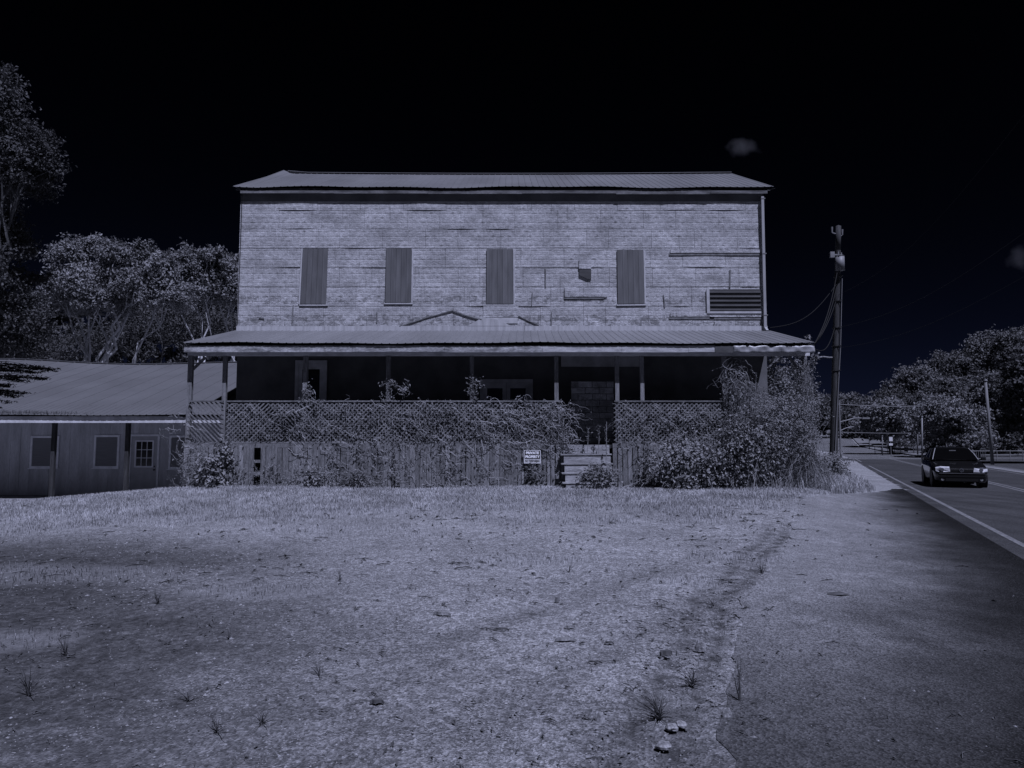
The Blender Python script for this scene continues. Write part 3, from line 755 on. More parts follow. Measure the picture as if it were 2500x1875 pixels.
# steps
sx0, sx1 = X(1372, 1140, 20), X(1493, 1140, 20)
lv = [(1.20, 20.08), (.95, 19.83), (.70, 19.58), (.46, 19.33)]
stp = thing('stair', None, None, (0, 0, 0)); del BASE[stp.name]; BASE[stp.name] = BASE[B.name].copy(); stp.parent = B
for xs_ in (sx0 + .12, sx1 - .17):
    q = MB(); q.add([(xs_, 19.5, .02), (xs_, 20.325, .02), (xs_, 20.325, 1.15), (xs_, 20.31, 1.13), (xs_, 19.5, .32), (xs_+.05, 19.5, .02), (xs_+.05, 20.325, .02), (xs_+.05, 20.325, 1.15), (xs_+.05, 20.31, 1.13), (xs_+.05, 19.5, .32)],
       [(0, 1, 2, 3, 4), (9, 8, 7, 6, 5), (0, 4, 9, 5), (4, 3, 8, 9), (3, 2, 7, 8)])
    q.make('stringer', M['step'], stp)
box_obj('riser', (sx0 + .06, 20.33, 1.205), (sx1 - .01, 20.36, DECK - .02), M['step'], stp)
for i, (z, y) in enumerate(lv):
    a = rp.uniform(-.012, .012)
    box_obj('tread', (sx0 - .03, y - .005, z - .035), (sx1 + .02, y + .28, z), M['step'], stp, rot=(a * .6, 'Y'))
    zb = lv[i+1][0] if i < 3 else .15
    box_obj('riser', (sx0 + .06, y + .015, zb + .002), (sx1 - .01, y + .035, z - .05), M['step'], stp)
# porch wall furniture, dim in shade
def door_frame(px0, py0, px1, py1, split=False):
    y = YW - .03; a, b = at(px0, py0, y), at(px1, py1, y); q = MB(); wd = .11
    q.box((a.x, y - .04, DECK), (a.x + wd, y, a.z)); q.box((b.x - wd, y - .04, DECK), (b.x, y, a.z)); q.box((a.x + wd + .001, y - .045, a.z - wd), (b.x - wd - .001, y, a.z))
    d = q.make('door_frame', M['inner_trim'], B)
    m_ = (a.x + b.x) / 2
    for (u, v) in (((a.x + wd + .002, m_ - .005), (m_ + .005, b.x - wd - .002)) if split else ((a.x + wd + .002, b.x - wd - .002),)):
        leaf = MB(); leaf.box((u, y - .02, DECK), (u + .12, y + .01, a.z - wd - .005)); leaf.box((v - .12, y - .02, DECK), (v, y + .01, a.z - wd - .005)); leaf.box((u + .121, y - .021, a.z - wd - .18), (v - .121, y + .01, a.z - wd - .005)); leaf.box((u + .121, y - .021, DECK), (v - .121, y + .01, DECK + .9))
        lf = leaf.make('door', M['inner_trim'], B)
        box_obj('door_glass', (u + .12, y - .006, DECK + .9), (v - .12, y + .006, a.z - wd - .18), M['glass_dark'], lf)
door_frame(1172, 926, 1301, 1083, True)
door_frame(722, 880, 795, 1083)
a, b = at(1370, 868, YW - .1), at(1566, 895, YW - .1)
box_obj('sign_board', (a.x, YW - .10, b.z), (b.x, YW - .05, a.z), M['inner_trim'], B)
# brick covered panel by the doorway
a, b = at(1394, 931, 21.6), at(1500, 1080, 21.6)
pnl = box_obj('brick_panel', (a.x, 21.62, DECK), (b.x, 21.70, a.z), M['inner'], B)
rows = 10; hh = (a.z - DECK) / rows
for r in range(rows):
    xx = a.x - (.21 if r % 2 else 0)
    while xx < b.x:
        u, v = max(xx, a.x), min(xx + .42, b.x)
        if v - u > .05: box_obj('brick', (u + .008, 21.585 + rp.uniform(-.01, .006), DECK + r*hh + .008), (v - .008, 21.622, DECK + (r+1)*hh - .008), M['block'], pnl)
        xx += .42

# notice on the skirt -------------------------------------------------
p = at(1299.5, 1115, 20.28)
SG = thing('notice_sign', 'small black and white private property notice nailed to the skirt boards', 'sign', (p.x, 20.2100, p.z - .19))
hw_, hh_ = .235, .185
q = MB(); q.box((p.x - .15, 20.2205, p.z - .1), (p.x + .15, 20.33, p.z - .05)); q.box((p.x - hw_, 20.2080, p.z - hh_), (p.x + hw_, 20.2200, p.z + hh_)); q.make('backing', M['sign_pale'], SG)
box_obj('black_panel', (p.x - hw_ + .022, 20.2030, p.z - .055), (p.x + hw_ - .022, 20.2078, p.z + hh_ - .02), M['sign_black'], SG)
def text_obj(name, s, loc, size, m, parent, wmax=None, off=.004):
    c = bpy.data.curves.new(name, 'FONT'); c.body = s; c.size = size; c.align_x = 'CENTER'; c.align_y = 'CENTER'; c.extrude = .0015; c.offset = off * size / .1
    t = bpy.data.objects.new(name, c); COL.objects.link(t)
    dg = bpy.context.evaluated_depsgraph_get(); me = bpy.data.meshes.new_from_object(t.evaluated_get(dg))
    bpy.data.objects.remove(t)
    xs = [v.co.x for v in me.vertices]; w0 = max(xs) - min(xs); k = (wmax / w0) if wmax else 1
    bl = BASE.get(parent.name, Vector())
    for v in me.vertices: v.co = Vector((v.co.x * k, -v.co.z, v.co.y)) + Vector(loc) - bl
    me.materials.append(m); o = bpy.data.objects.new(name, me); COL.objects.link(o); o.parent = parent; return o
text_obj('lettering', 'PRIVATE', (p.x, 20.2010, p.z + .103), .095, M['sign_white'], SG, .36, .0045)
text_obj('lettering', 'PROPERTY', (p.x, 20.2010, p.z - .002), .095, M['sign_white'], SG, .40, .0045)
text_obj('lettering', 'NO TRESPASSING', (p.x, 20.2060, p.z - .117), .09, M['sign_black'], SG, .40, .002)

# ------------------------------------------------------------------ low building at left
LYE, LYP, LYW, LYR = 24.9, 25.5, 28.0, 34.5
LB = thing('low_building', 'long low shed with sagging metal roof and shaded porch left of the store', 'building', (-13, LYW, 0))
lx0, lx1 = -31.0, -9.55
lze, lzr = Z(1013, LYE), Z(883, LYR)
def l_lo(x): return (x, LYE, lze + .014 * math.sin(x * 1.0))
def l_sag(x): return -.13 * math.exp(-((x + 17.6) / 3.6) ** 2) + .13 * sm(np.array((-x - 19.4) / 5))
def l_hi(x):
    return (x, LYR, lzr + float(l_sag(x)))
zt_ = Z(1040, LYW)
wl = MB(); wl.box((lx0, LYW + .05, -.9), (-9.8, LYR * 2 - LYW, lze - .1)); lw = wl.make('wall', M['lowwall'], LB)
rf = MB(); rf.add([(lx0, LYE + .08, lze - .07), (-9.65, LYE + .08, lze - .07), (-9.65, LYR, lzr - .25), (lx0, LYR, lzr - .25), (lx0, LYE + .08, lze - .11), (-9.65, LYE + .08, lze - .11), (-9.65, LYR, lzr - .3), (lx0, LYR, lzr - .3)],
    [(0, 1, 2, 3), (7, 6, 5, 4), (0, 4, 5, 1), (1, 5, 6, 2), (3, 2, 6, 7), (0, 3, 7, 4)])
lr = rf.make('roof', M['lowwall'], LB)
ribbed(lr, lx0, lx1, l_lo, l_hi, .78, M['low_roof'], per=1, rise=.022, rows=8)
ribbed(lr, lx0, lx1, lambda x: (x, 2*LYR - LYE, lze), lambda x: (x, LYR + .01, l_hi(x)[2] - .01), .9, M['low_roof'], per=2)
# short lower row of finer corrugated sheets lapped along the eave
def l_hi2(x):
    a = Vector(l_lo(x)); b = Vector(l_hi(x)); p = a.lerp(b, .14); return (p.x, p.y, p.z + .012)
ribbed(lr, lx0, lx1, lambda x: (x, LYE - .05, l_lo(x)[2] - .005), l_hi2, .225, M['low_roof'], per=4, rise=.018, rows=1)
q = MB()
for i in range(24):
    a = lx0 + (lx1 - lx0) * i / 24; b = lx0 + (lx1 - lx0) * (i + 1) / 24
    q.bar((a, LYR - .02, l_hi(a)[2] + .02), (b, LYR - .02, l_hi(b)[2] + .02), .25, .02)
q.make('ridge_cap', M['ridge'], lr)
box_obj('drip_edge', (lx0, LYE + .0, lze - .075), (-11.4, LYE + .03, lze - .045), M['lowwall'], lr)
box_obj('fascia_board', (lx0, LYE + .045, lze - .27), (-9.65, LYE + .08, lze - .08), M['lowwall'], lr)
box_obj('porch_ceiling', (lx0, LYE + .09, lze - .16), (-9.65, LYW + .04, lze - .13), M['lowwall'], lr)
for px, yb in ((131, 1213), (311, 1200), (-120, 1216)):
    x = X(px, 1100, LYP); q = MB(); q.bar((x, LYP, g(x, LYP) - .1), (x, LYP, lze - .17), .13, .13, up=(0, 1, 0)); q.make('post', M['pole'], LB)
# vertical siding boards
x = lx0 + 6
while x < -9.85:
    x2 = min(x + .38, -9.85); box_obj('board', (x + .003, LYW + .025 + rp.uniform(-.003, .003), -.9), (x2 - .003, LYW + .05, lze - .135), M['lowwall'], lw); x = x2
def l_window(px0, py0, px1, py1, panes=False):
    a, b = at(px0, py0, LYW), at(px1, py1, LYW); t = .075; q = MB()
    q.box((a.x - t, LYW - .03, b.z - t), (a.x, LYW + .024, a.z + t)); q.box((b.x, LYW - .03, b.z - t), (b.x + t, LYW + .024, a.z + t))
    q.box((a.x + .001, LYW - .032, a.z), (b.x - .001, LYW + .024, a.z + t)); q.box((a.x + .001, LYW - .032, b.z - t), (b.x - .001, LYW + .024, b.z))
    f = q.make('window_frame', M['lowtrim'], LB); box_obj('pane', (a.x + .001, LYW - .0, b.z + .001), (b.x - .001, LYW + .02, a.z - .001), M['blind'], f)
    box_obj('sill', (a.x - t - .03, LYW - .07, b.z - t - .03), (b.x + t + .03, LYW + .02, b.z - t - .002), M['lowtrim'], f)
l_window(81, 1069, 137, 1138); l_window(236, 1067, 285, 1138); l_window(419, 1068, 470, 1140); l_window(-80, 1069, -20, 1140)
a, b = at(322, 1065, LYW), at(381, 1196, LYW)
q = MB(); q.box((a.x - .07, LYW - .03, -.8), (a.x, LYW + .024, a.z + .07)); q.box((b.x, LYW - .03, -.8), (b.x + .07, LYW + .024, a.z + .07)); q.box((a.x + .001, LYW - .032, a.z), (b.x - .001, LYW + .024, a.z + .07))
q.make('door_frame', M['lowtrim'], LB)
dr = box_obj('door', (a.x + .005, LYW - .005, -.8), (b.x - .005, LYW + .023, a.z - .005), M['lowdoor'], LB)
ga, gb = at(334, 1078, LYW), at(371, 1138, LYW)
q = MB(); t = .03
q.box((ga.x - .05, LYW - .03, gb.z - .05), (ga.x, LYW - .006, ga.z + .05)); q.box((gb.x, LYW - .03, gb.z - .05), (gb.x + .05, LYW - .006, ga.z + .05)); q.box((ga.x + .001, LYW - .031, ga.z), (gb.x - .001, LYW - .006, ga.z + .05)); q.box((ga.x + .001, LYW - .031, gb.z - .05), (gb.x - .001, LYW - .006, gb.z))
q.make('glazing_frame', M['lowtrim'], dr)
pw_, ph_ = (gb.x - ga.x) / 3, (ga.z - gb.z) / 3
for i in range(3):
    for j in range(3):
        box_obj('pane', (ga.x + i*pw_ + .012, LYW - .012, gb.z + j*ph_ + .012), (ga.x + (i+1)*pw_ - .012, LYW - .008, gb.z + (j+1)*ph_ - .012), M['glass_dark'], dr)
q = MB()
for i in (1, 2): q.box((ga.x + i*pw_ - .011, LYW - .024, gb.z + .001), (ga.x + i*pw_ + .011, LYW - .007, ga.z - .001))
for j in (1, 2): q.box((ga.x + .001, LYW - .022, gb.z + j*ph_ - .011), (gb.x - .001, LYW - .0072, gb.z + j*ph_ + .011))
q.make('glazing_bars', M['lowtrim'], dr)
k = at(377, 1147, LYW); q = MB(); q.cyl((k.x, LYW - .06, k.z), (k.x, LYW - .006, k.z), .03); q.cyl((k.x, LYW - .03, k.z + .13), (k.x, LYW - .006, k.z + .13), .025); q.make('door_knob', M['car_trim'], dr)
sl = MB(); sl.box((lx0, LYP - .3, -.9), (-9.9, LYW + .02, -.48)); o = sl.make('porch_slab', M['concrete'], LB)
# grass growing in the gutter
n = 900; bx = rng.uniform(-18.6, -14.4, n); bx = bx[rng.random(n) < np.interp(bx, [-18.6, -17.5, -16, -14.4], [1, 1, .8, .1])]
n = len(bx); hgt = rng.uniform(.03, .16, n) * np.interp(bx, [-18, -14.4], [1.3, .8])
P = np.zeros((n, 3, 3)); P[:, 0] = np.stack([bx, LYE + rng.uniform(-.02, .25, n), np.full(n, lze + .02)], -1)
P[:, 1] = P[:, 0] + np.stack([rng.normal(0, .015, n), rng.normal(0, .01, n), hgt * .6], -1); P[:, 2] = P[:, 1] + np.stack([rng.normal(0, .03, n), rng.normal(0, .02, n), hgt * .4], -1)
V, Fq = tubes(P, np.tile([.006, .005, .001], (n, 1))); tag(obj('gutter_grass', V, Fq, M['weed'], LB), kind='stuff')

# ------------------------------------------------------------------ vegetation
def limb_path(a, b, n=6, sag=.0, wig=.12, rg=None):
    a = np.array(a, float); b = np.array(b, float); t = np.linspace(0, 1, n)[:, None]
    L = np.linalg.norm(b - a); P = a + (b - a) * t
    P[1:-1] += (rg or rng).normal(0, wig * L / n, (n - 2, 3)); P[:, 2] += sag * L * np.sin(np.pi * t[:, 0]); return P
def crown(lobes, n, leaf, rg, clump=22, outw=.5, shell=.55):
    Cs = []; Ns = []; vol = np.array([(l[3]*l[4]*l[5]) ** .67 for l in lobes]); vol = vol / vol.sum()
    for l, f in zip(lobes, vol):
        c = np.array(l[:3]); r = np.array(l[3:6]); k = max(6, int(n * f / clump))
        d = rg.normal(size=(k, 3)); d /= np.linalg.norm(d, axis=1, keepdims=True)
        d[:, 2] = np.where(d[:, 2] < -.5, -d[:, 2], d[:, 2])
        rad = (shell + (1.05 - shell) * rg.random(k) ** .6)[:, None] * (1 + .18 * rg.normal(size=(k, 1)))
        cc = c + d * rad * r
        cr = .155 * r.mean()
        P = np.repeat(cc, clump, 0) + rg.normal(size=(k * clump, 3)) * cr * np.array([1, 1, .7])
        Nn = np.repeat(d, clump, 0) * outw + rg.normal(size=(k * clump, 3)) * .75 + np.array([0, 0, .35])
        Cs.append(P); Ns.append(Nn)
    C = np.concatenate(Cs); N_ = np.concatenate(Ns)
    return leaves(C, N_, leaf * rg.uniform(.6, 1.3, len(C)), rg=rg)
def tree(name, label, x, y, lobes, n, leaf, m_leaf, m_bark, group, trunk_r=.25, seed=1, limbs=True, lean=(0, 0), fork=.35, zbase=None):
    rg = np.random.default_rng(seed); zb = g(x, y) if zbase is None else zbase
    T = thing(name, label, 'tree', (x, y, zb), 0, group)
    lob = np.array(lobes, float)
    topz = (lob[:, 2] + lob[:, 5] * .3).max(); mid = lob[:, :3].mean(0)
    fk = np.array([x + lean[0], y + lean[1], zb + (topz - zb) * fork])
    tp = limb_path((x, y, zb - .3), fk, 6, wig=.2, rg=rg)
    parts = [tubes(tp[None], np.linspace(trunk_r, trunk_r * .7, 6)[None], 8)]
    for l in lob:
        lp = limb_path(fk, l[:3] + np.array([0, 0, .2 * l[5]]), 7, .06, .28, rg=rg); parts.append(tubes(lp[None], np.linspace(trunk_r * .55, .02, 7)[None], 5))
        if limbs:
            for _ in range(3):
                d = rg.normal(size=3); d[2] = abs(d[2]); d /= np.linalg.norm(d)
                e = l[:3] + d * l[3:6] * .9; parts.append(tubes(limb_path(lp[4], e, 5, .05, .3, rg=rg)[None], np.linspace(trunk_r * .22, .012, 5)[None], 4))
    V, Fs = merge(*parts); obj('trunk', V, Fs, m_bark, T, True)
    V, Fq = crown(lobes, n, leaf, rg); obj('crown', V, Fq, m_leaf, T)
    return T
def lobes_px(specs, Y, dep=1.0):
    """each (px,py,rx_px,rz_px) -> world ellipsoid near depth Y"""
    out = []
    for i, (px, py, rx, rz) in enumerate(specs):
        yy = Y + ((i * 7919) % 13 / 13 - .5) * dep * 3; p = at(px, py, yy); k = yy / F_PX
        out.append((p.x, p.y, p.z, rx * k, min(rx, 90) * k * dep, rz * k))
    return out
grp = 'trees behind the low building'
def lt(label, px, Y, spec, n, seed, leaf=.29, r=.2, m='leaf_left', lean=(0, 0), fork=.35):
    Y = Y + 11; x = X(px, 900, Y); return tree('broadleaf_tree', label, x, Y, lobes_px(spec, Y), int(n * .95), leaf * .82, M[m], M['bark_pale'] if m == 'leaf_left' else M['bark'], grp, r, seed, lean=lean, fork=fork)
lt('leftmost full grove tree with a rounded top behind the low roof', 215, 41, [(165, 632, 42, 42), (215, 705, 74, 50), (150, 730, 60, 60), (235, 610, 40, 30)], 13000, 11)
lt('grove tree with a forked pale trunk leaning left above the low roof', 295, 40, [(285, 630, 44, 36), (330, 705, 66, 48), (250, 745, 62, 44), (352, 622, 34, 30)], 12000, 12, lean=(-1.2, 0), fork=.42, r=.24)
lt('grove tree with a slim straight pale trunk behind the low roof', 320, 39, [(392, 662, 36, 36), (405, 725, 52, 46)], 9000, 13, r=.16, lean=(-.3, 0))
lt('tall grove tree with pale trunk showing just left of porch roof', 492, 42, [(452, 652, 46, 36), (512, 632, 38, 26), (470, 715, 58, 42), (520, 700, 40, 45)], 11000, 14, r=.17)
lt('narrow grove tree tucked against the left wall of the store', 560, 44, [(548, 668, 38, 36), (560, 722, 42, 44), (580, 650, 26, 26)], 8500, 15, r=.16)
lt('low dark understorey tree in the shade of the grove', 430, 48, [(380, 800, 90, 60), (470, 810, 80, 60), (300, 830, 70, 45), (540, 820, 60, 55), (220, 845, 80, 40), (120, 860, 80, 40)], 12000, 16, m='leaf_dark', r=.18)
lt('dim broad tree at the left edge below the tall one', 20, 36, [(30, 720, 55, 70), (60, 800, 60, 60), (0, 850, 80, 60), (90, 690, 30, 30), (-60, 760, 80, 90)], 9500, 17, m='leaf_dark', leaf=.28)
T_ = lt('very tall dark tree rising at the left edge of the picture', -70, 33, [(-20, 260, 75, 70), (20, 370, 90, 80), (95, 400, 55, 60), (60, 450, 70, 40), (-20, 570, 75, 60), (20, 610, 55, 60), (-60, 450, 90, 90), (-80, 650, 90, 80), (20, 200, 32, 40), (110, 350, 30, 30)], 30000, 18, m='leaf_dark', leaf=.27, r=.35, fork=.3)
# conifer just outside the left edge whose boughs hang before the low roof
def conifer():
    Y = 18.6; x = X(-75, 1000, Y); zb = g(x, Y)
    T = thing('conifer_tree', 'black drooping conifer boughs reaching in from the left edge over low roof', 'tree', (x, Y, zb))
    V, Fq = tubes(limb_path((x, Y, zb - .2), (x + .1, Y, zb + 5.2), 6, wig=.05)[None], np.linspace(.1, .03, 6)[None], 7); obj('trunk', V, Fq, M['bark'], T, True)
    rg = np.random.default_rng(5); Cs = []; Ns = []; tb = []
    for (px, py, k) in ((135, 903, 1), (110, 898, .6), (100, 922, .9), (60, 930, .8), (55, 958, .8), (45, 968, .7), (30, 985, .5), (90, 910, .8), (20, 940, .9), (10, 905, .8), (-20, 960, .9), (-60, 900, .8), (-140, 930, 1), (-180, 980, 1), (-10, 995, .5)):
        tip = np.array(at(px, py, Y + rg.uniform(-.5, .5))); rt = np.array((x, Y, tip[2] + .2 - .1 * rg.random()))
        P = limb_path(rt, tip, 7, .03, .08, rg=rg); tb.append(tubes(P[None], np.linspace(.022, .004, 7)[None], 4))
        L = np.linalg.norm(tip - rt)
        for i in range(int(46 * L * k)):
            t = rg.uniform(.12, 1); c = rt + (tip - rt) * t; dirn = (tip - rt) / L
            sp = .26 * (1 - t) + .05; off = np.array([rg.normal(0, .04) + .05, rg.normal(0, sp), rg.normal(-.02, .022)])
            m_ = 9; Cs.append(c + off + rg.normal(0, 1, (m_, 3)) * np.array([.09, .05, .012])); Ns.append(np.tile([0, 0, 1.], (m_, 1)) + rg.normal(0, .45, (m_, 3)))
    V, Fs = merge(*tb); obj('bough', V, Fs, M['bark'], T); C = np.concatenate(Cs); V, Fq = leaves(C, np.concatenate(Ns), rg.uniform(.05, .11, len(C)), .3, rg=rg); obj('needles', V, Fq, M['conifer'], T)
conifer()

# hillside trees at right ------------------------------------------------
hg = 'trees on the hillside across the road'
def ht(label, px, Y, spec, n, seed, leaf=.62, m='leaf_far', name='broadleaf_tree', zb=None):
    x = X(px, 1060, Y); tree(name, label, x, Y, lobes_px(spec, Y), int(n * 1.9), leaf * .70, M[m], M['bark'], hg, .28, seed, limbs=False, zbase=zb)
ht('round pale tree low on the bank left of the car', 2175, 92, [(2160, 1010, 45, 35), (2200, 1030, 40, 35), (2130, 1035, 40, 30), (2170, 1060, 45, 25), (2215, 1060, 30, 25)], 6500, 31, .55, 'leaf_pale')
ht('pale spreading tree with layered boughs above the car roof', 2330, 80, [(2300, 1010, 50, 30), (2350, 1030, 55, 32), (2270, 1040, 35, 28), (2330, 1065, 50, 25), (2290, 990, 40, 22)], 7000, 32, .5, 'leaf_pale')
ht('bright feathery tree right behind the car', 2385, 78, [(2380, 1080, 35, 22), (2410, 1070, 30, 22), (2350, 1085, 30, 18)], 3000, 33, .42, 'leaf_pale')
ht('mid height hill tree behind the tall leaning pole', 2430, 95, [(2430, 960, 55, 45), (2400, 1000, 50, 40), (2460, 1010, 50, 45), (2430, 1050, 60, 40)], 6500, 34)
ht('big dim tree at the right edge of the picture', 2560, 57, [(2500, 930, 42, 50), (2545, 900, 50, 55), (2505, 985, 46, 50), (2540, 1000, 60, 60), (2490, 1040, 42, 36), (2590, 930, 70, 80), (2630, 1000, 60, 60)], 15000, 35, .5, 'leaf_mid')
ht('rounded pale tree crowning the left shoulder of the hill', 2230, 125, [(2235, 935, 45, 35), (2265, 950, 40, 35), (2205, 965, 40, 30), (2240, 990, 55, 30)], 5500, 36, .75)
ht('hilltop tree in the middle of the wooded slope', 2330, 140, [(2320, 900, 50, 35), (2360, 910, 45, 40), (2290, 930, 45, 35), (2340, 960, 60, 35)], 5500, 37, .8)
ht('hilltop tree near the right edge of the slope', 2420, 140, [(2400, 860, 45, 38), (2440, 870, 50, 40), (2420, 920, 60, 40), (2370, 890, 35, 30)], 5500, 38, .8)
ht('highest tree on the slope at the far right', 2490, 135, [(2480, 850, 45, 36), (2520, 842, 45, 40), (2460, 885, 40, 35)], 5500, 39, .8)
ht('dark broad tree shading the distant road from its right', 2170, 118, [(2150, 1010, 40, 35), (2175, 990, 45, 35), (2140, 1045, 30, 30), (2165, 1065, 36, 22), (2120, 1030, 24, 24)], 5500, 40, .7, 'leaf_dark')
ht('small tree beside the road sign on the bank', 2210, 100, [(2200, 1085, 30, 12), (2230, 1075, 25, 16)], 1800, 41, .4)
ht('dim tree filling the gap between the two thin posts', 2262, 110, [(2255, 1050, 40, 35), (2290, 1070, 45, 25), (2250, 1000, 45, 35)], 5000, 42, .6, 'leaf_dark')
ht('hill tree with a sunlit shoulder above the car', 2300, 105, [(2310, 960, 45, 30), (2280, 980, 40, 28), (2345, 975, 40, 30)], 5000, 43, .6)
ht('small distant tree at the far end of the road, left of hill', 2085, 190, [(2070, 985, 35, 22), (2095, 1000, 35, 25), (2045, 1000, 30, 25)], 3500, 44, .9)
ht('distant tree glimpsed between the pole and the porch corner', 2010, 170, [(2010, 1000, 40, 30), (1985, 1010, 40, 30), (2030, 1025, 40, 25)], 4000, 45, .8)
def spruce(label, px, Y, ytop, h, seed):
    rg = np.random.default_rng(seed); x = X(px, 1000, Y); zt = Z(ytop, Y, px); zb = zt - h
    T = thing('conifer_tree', label, 'tree', (x, Y, zb), 0, hg)
    V, Fq = tubes(np.array([[(x, Y, zb), (x, Y, zb + h*.5), (x, Y, zt)]]), np.array([[.2, .12, .02]]), 6); obj('trunk', V, Fq, M['bark'], T)
    n = 1500; t = rg.random(n) ** .7; a = rg.random(n) * 6.28; r = (1 - (1 - t)) * h * .2 * rg.random(n) ** .5
    C = np.stack([x + r*np.cos(a), Y + r*np.sin(a), zt - t*h*.9 - r*.25], -1); V, Fq = leaves(C, np.stack([np.cos(a)*.3, np.sin(a)*.3, np.ones(n)], -1) + rg.normal(0, .3, (n, 3)), .7, .4, rg=rg); obj('crown', V, Fq, M['leaf_dark'], T)
spruce('thin dark spruce poking above the hill line, upper one', 2292, 150, 853, 10, 51); spruce('small dark spruce at the foot of the hill line', 2161, 150, 938, 8, 52)
# continuous far woodland behind the single trees
rg = np.random.default_rng(77); lob = []
for px in np.arange(1960, 2900, 34):
    for row, (Yw, dy) in enumerate(((160, 0), (150, 45), (140, 90))):
        topy = np.interp(px, [1960, 2100, 2180, 2260, 2340, 2420, 2500, 2900], [1010, 1000, 960, 925, 905, 880, 855, 830]) + 25 + dy + rg.uniform(-10, 12)
        if topy > 1065: continue
        p = at(px + rg.uniform(-12, 12), topy, Yw + rg.uniform(-6, 6)); k = Yw / F_PX; lob.append((p.x, p.y, p.z, 36*k, 36*k, 30*k))
V, Fq = crown(lob, 70000, .72, rg); o = obj('woodland', V, Fq, M['leaf_dark']); tag(o, 'far mass of dark woodland covering the hill behind the single trees', 'woodland', kind='stuff')

lob = []
for px in np.arange(-150, 640, 42):
    for topy in (745, 800, 850, 885):
        p = at(px + rg.uniform(-12, 12), topy + rg.uniform(-14, 14), 66 + rg.uniform(-3, 3)); k = 66 / F_PX; lob.append((p.x, p.y, p.z, 40*k, 40*k, 36*k))
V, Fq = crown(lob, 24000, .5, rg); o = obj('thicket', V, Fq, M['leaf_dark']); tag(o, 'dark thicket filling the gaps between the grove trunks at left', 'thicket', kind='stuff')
lob = []
for px in np.arange(2290, 2760, 30):
    for Yw in (84, 92, 104):
        p = at(px + rg.uniform(-9, 9), 1092 - (Yw - 84) * 1.6 + rg.uniform(-5, 5), Yw); k = Yw / F_PX; lob.append((p.x, p.y, max(p.z, g(p.x, p.y) + .6), 26*k, 26*k, 26*k))
V, Fq = crown(lob, 20000, .45, rg); o = obj('undergrowth', V, Fq, M['leaf_dark']); tag(o, 'dark undergrowth behind the white railing at right', 'undergrowth', kind='stuff')
# far skyline wood on the left, behind the grove (hidden depth)
# ------------------------------------------------------------------ vines and shrubs on the porch
def strands(n, x0, x1, z0, z1, Y, dY, length, m=12, r=.006, droop=.4, up=.0, rg=None, wig=.55):
    rg = rg or rng; P = np.zeros((n, m, 3))
    P[:, 0, 0] = rg.uniform(x0, x1, n); P[:, 0, 2] = rg.uniform(z0, z1, n); P[:, 0, 1] = Y - rg.uniform(0, dY, n)
    th = rg.uniform(0, 2*np.pi, n); st_ = length * rg.uniform(.5, 1.4, n) / m
    for k in range(1, m):
        th = th + rg.normal(0, wig * 1.45, n); dx = np.cos(th); dz = np.sin(th) * .8 - droop + up
        P[:, k, 0] = P[:, k-1, 0] + dx * st_; P[:, k, 2] = P[:, k-1, 2] + dz * st_; P[:, k, 1] = np.clip(P[:, k-1, 1] + rg.normal(0, .015, n), Y - dY, Y)
    Rr = np.linspace(1, .35, m)[None] * (r * rg.uniform(.5, 1.5, n))[:, None]
    return P, Rr
def vine(label, px0, px1, py0, py1, n_st, n_leaf, Y=20.36, dY=.16, length=1.0, leaf=.06, seed=0, droop=.35, up=0, r=.006, name='climbing_vine', m_leaf='leaf_vine', thick=0, wig=.55, cat='vine', leafbias=None):
    rg = np.random.default_rng(seed)
    xa, xb = X(px0, py0, Y), X(px1, py0, Y); zt, zb = Z(py0, Y), Z(py1, Y)
    T = thing(name, label, cat, ((xa + xb) / 2, Y, max(zb, g((xa+xb)/2, Y))), 0, None)
    P, Rr = strands(n_st, xa, xb, zb, zt, Y, dY, length, 14, r, droop, up, rg, wig)
    V, Fq = tubes(P, Rr); obj('stems', V, Fq, M['stem'], T)
    if n_leaf:
        i = rg.integers(0, n_st, n_leaf); k = rg.integers(0, 14, n_leaf); C = P[i, k] + rg.normal(0, .05, (n_leaf, 3)) * np.array([1, .5, 1])
        C[:, 1] = np.minimum(C[:, 1], Y)
        Nn = np.array([.1, -.7, .7]) + rg.normal(0, .6, (n_leaf, 3)); V, Fq = leaves(C, Nn, leaf * rg.uniform(.5, 1.4, n_leaf), .6, rg=rg); obj('leaves', V, Fq, M[m_leaf], T)
    return T
vine('thin vine tangle over the lattice top left of the broken gap', 555, 760, 978, 1070, 45, 120, seed=1, length=.7)
vine('dense leafy vine over the lattice between second and third porch posts', 750, 950, 978, 1078, 75, 340, seed=2, length=.9)
vine('leafy vine mat on the lattice left of the middle post', 950, 1160, 976, 1078, 115, 800, seed=3, length=.9)
vine('thick tangle of bare vine stems on the lattice above the notice', 1155, 1372, 976, 1080, 210, 260, seed=4, length=1.0, r=.008)
vine('shaggy vine fringe spilling off the lattice end beside the steps', 1340, 1400, 985, 1080, 80, 160, seed=5, length=.8, dY=.3)
vine('vine stems over the lattice right of the steps', 1502, 1600, 985, 1080, 55, 120, seed=6, length=.8)
vine('leafy vine over the lattice near the right end of porch', 1600, 1770, 990, 1085, 100, 620, seed=7, length=.9)
vine('dry stem branch lying across the left lattice', 690, 800, 990, 1075, 14, 10, seed=8, length=1.8, r=.011, droop=.15)
vine('vine wrapped round the third porch post', 938, 962, 925, 985, 22, 110, seed=9, length=.28, Y=20.45, dY=.1)
vine('hanging leafy tuft right of the third porch post', 955, 995, 925, 955, 16, 80, seed=10, length=.3, Y=20.45, dY=.2, droop=.6)
vine('vine tuft climbing the second porch post', 740, 765, 932, 985, 26, 110, seed=21, length=.26, Y=20.45, dY=.1)
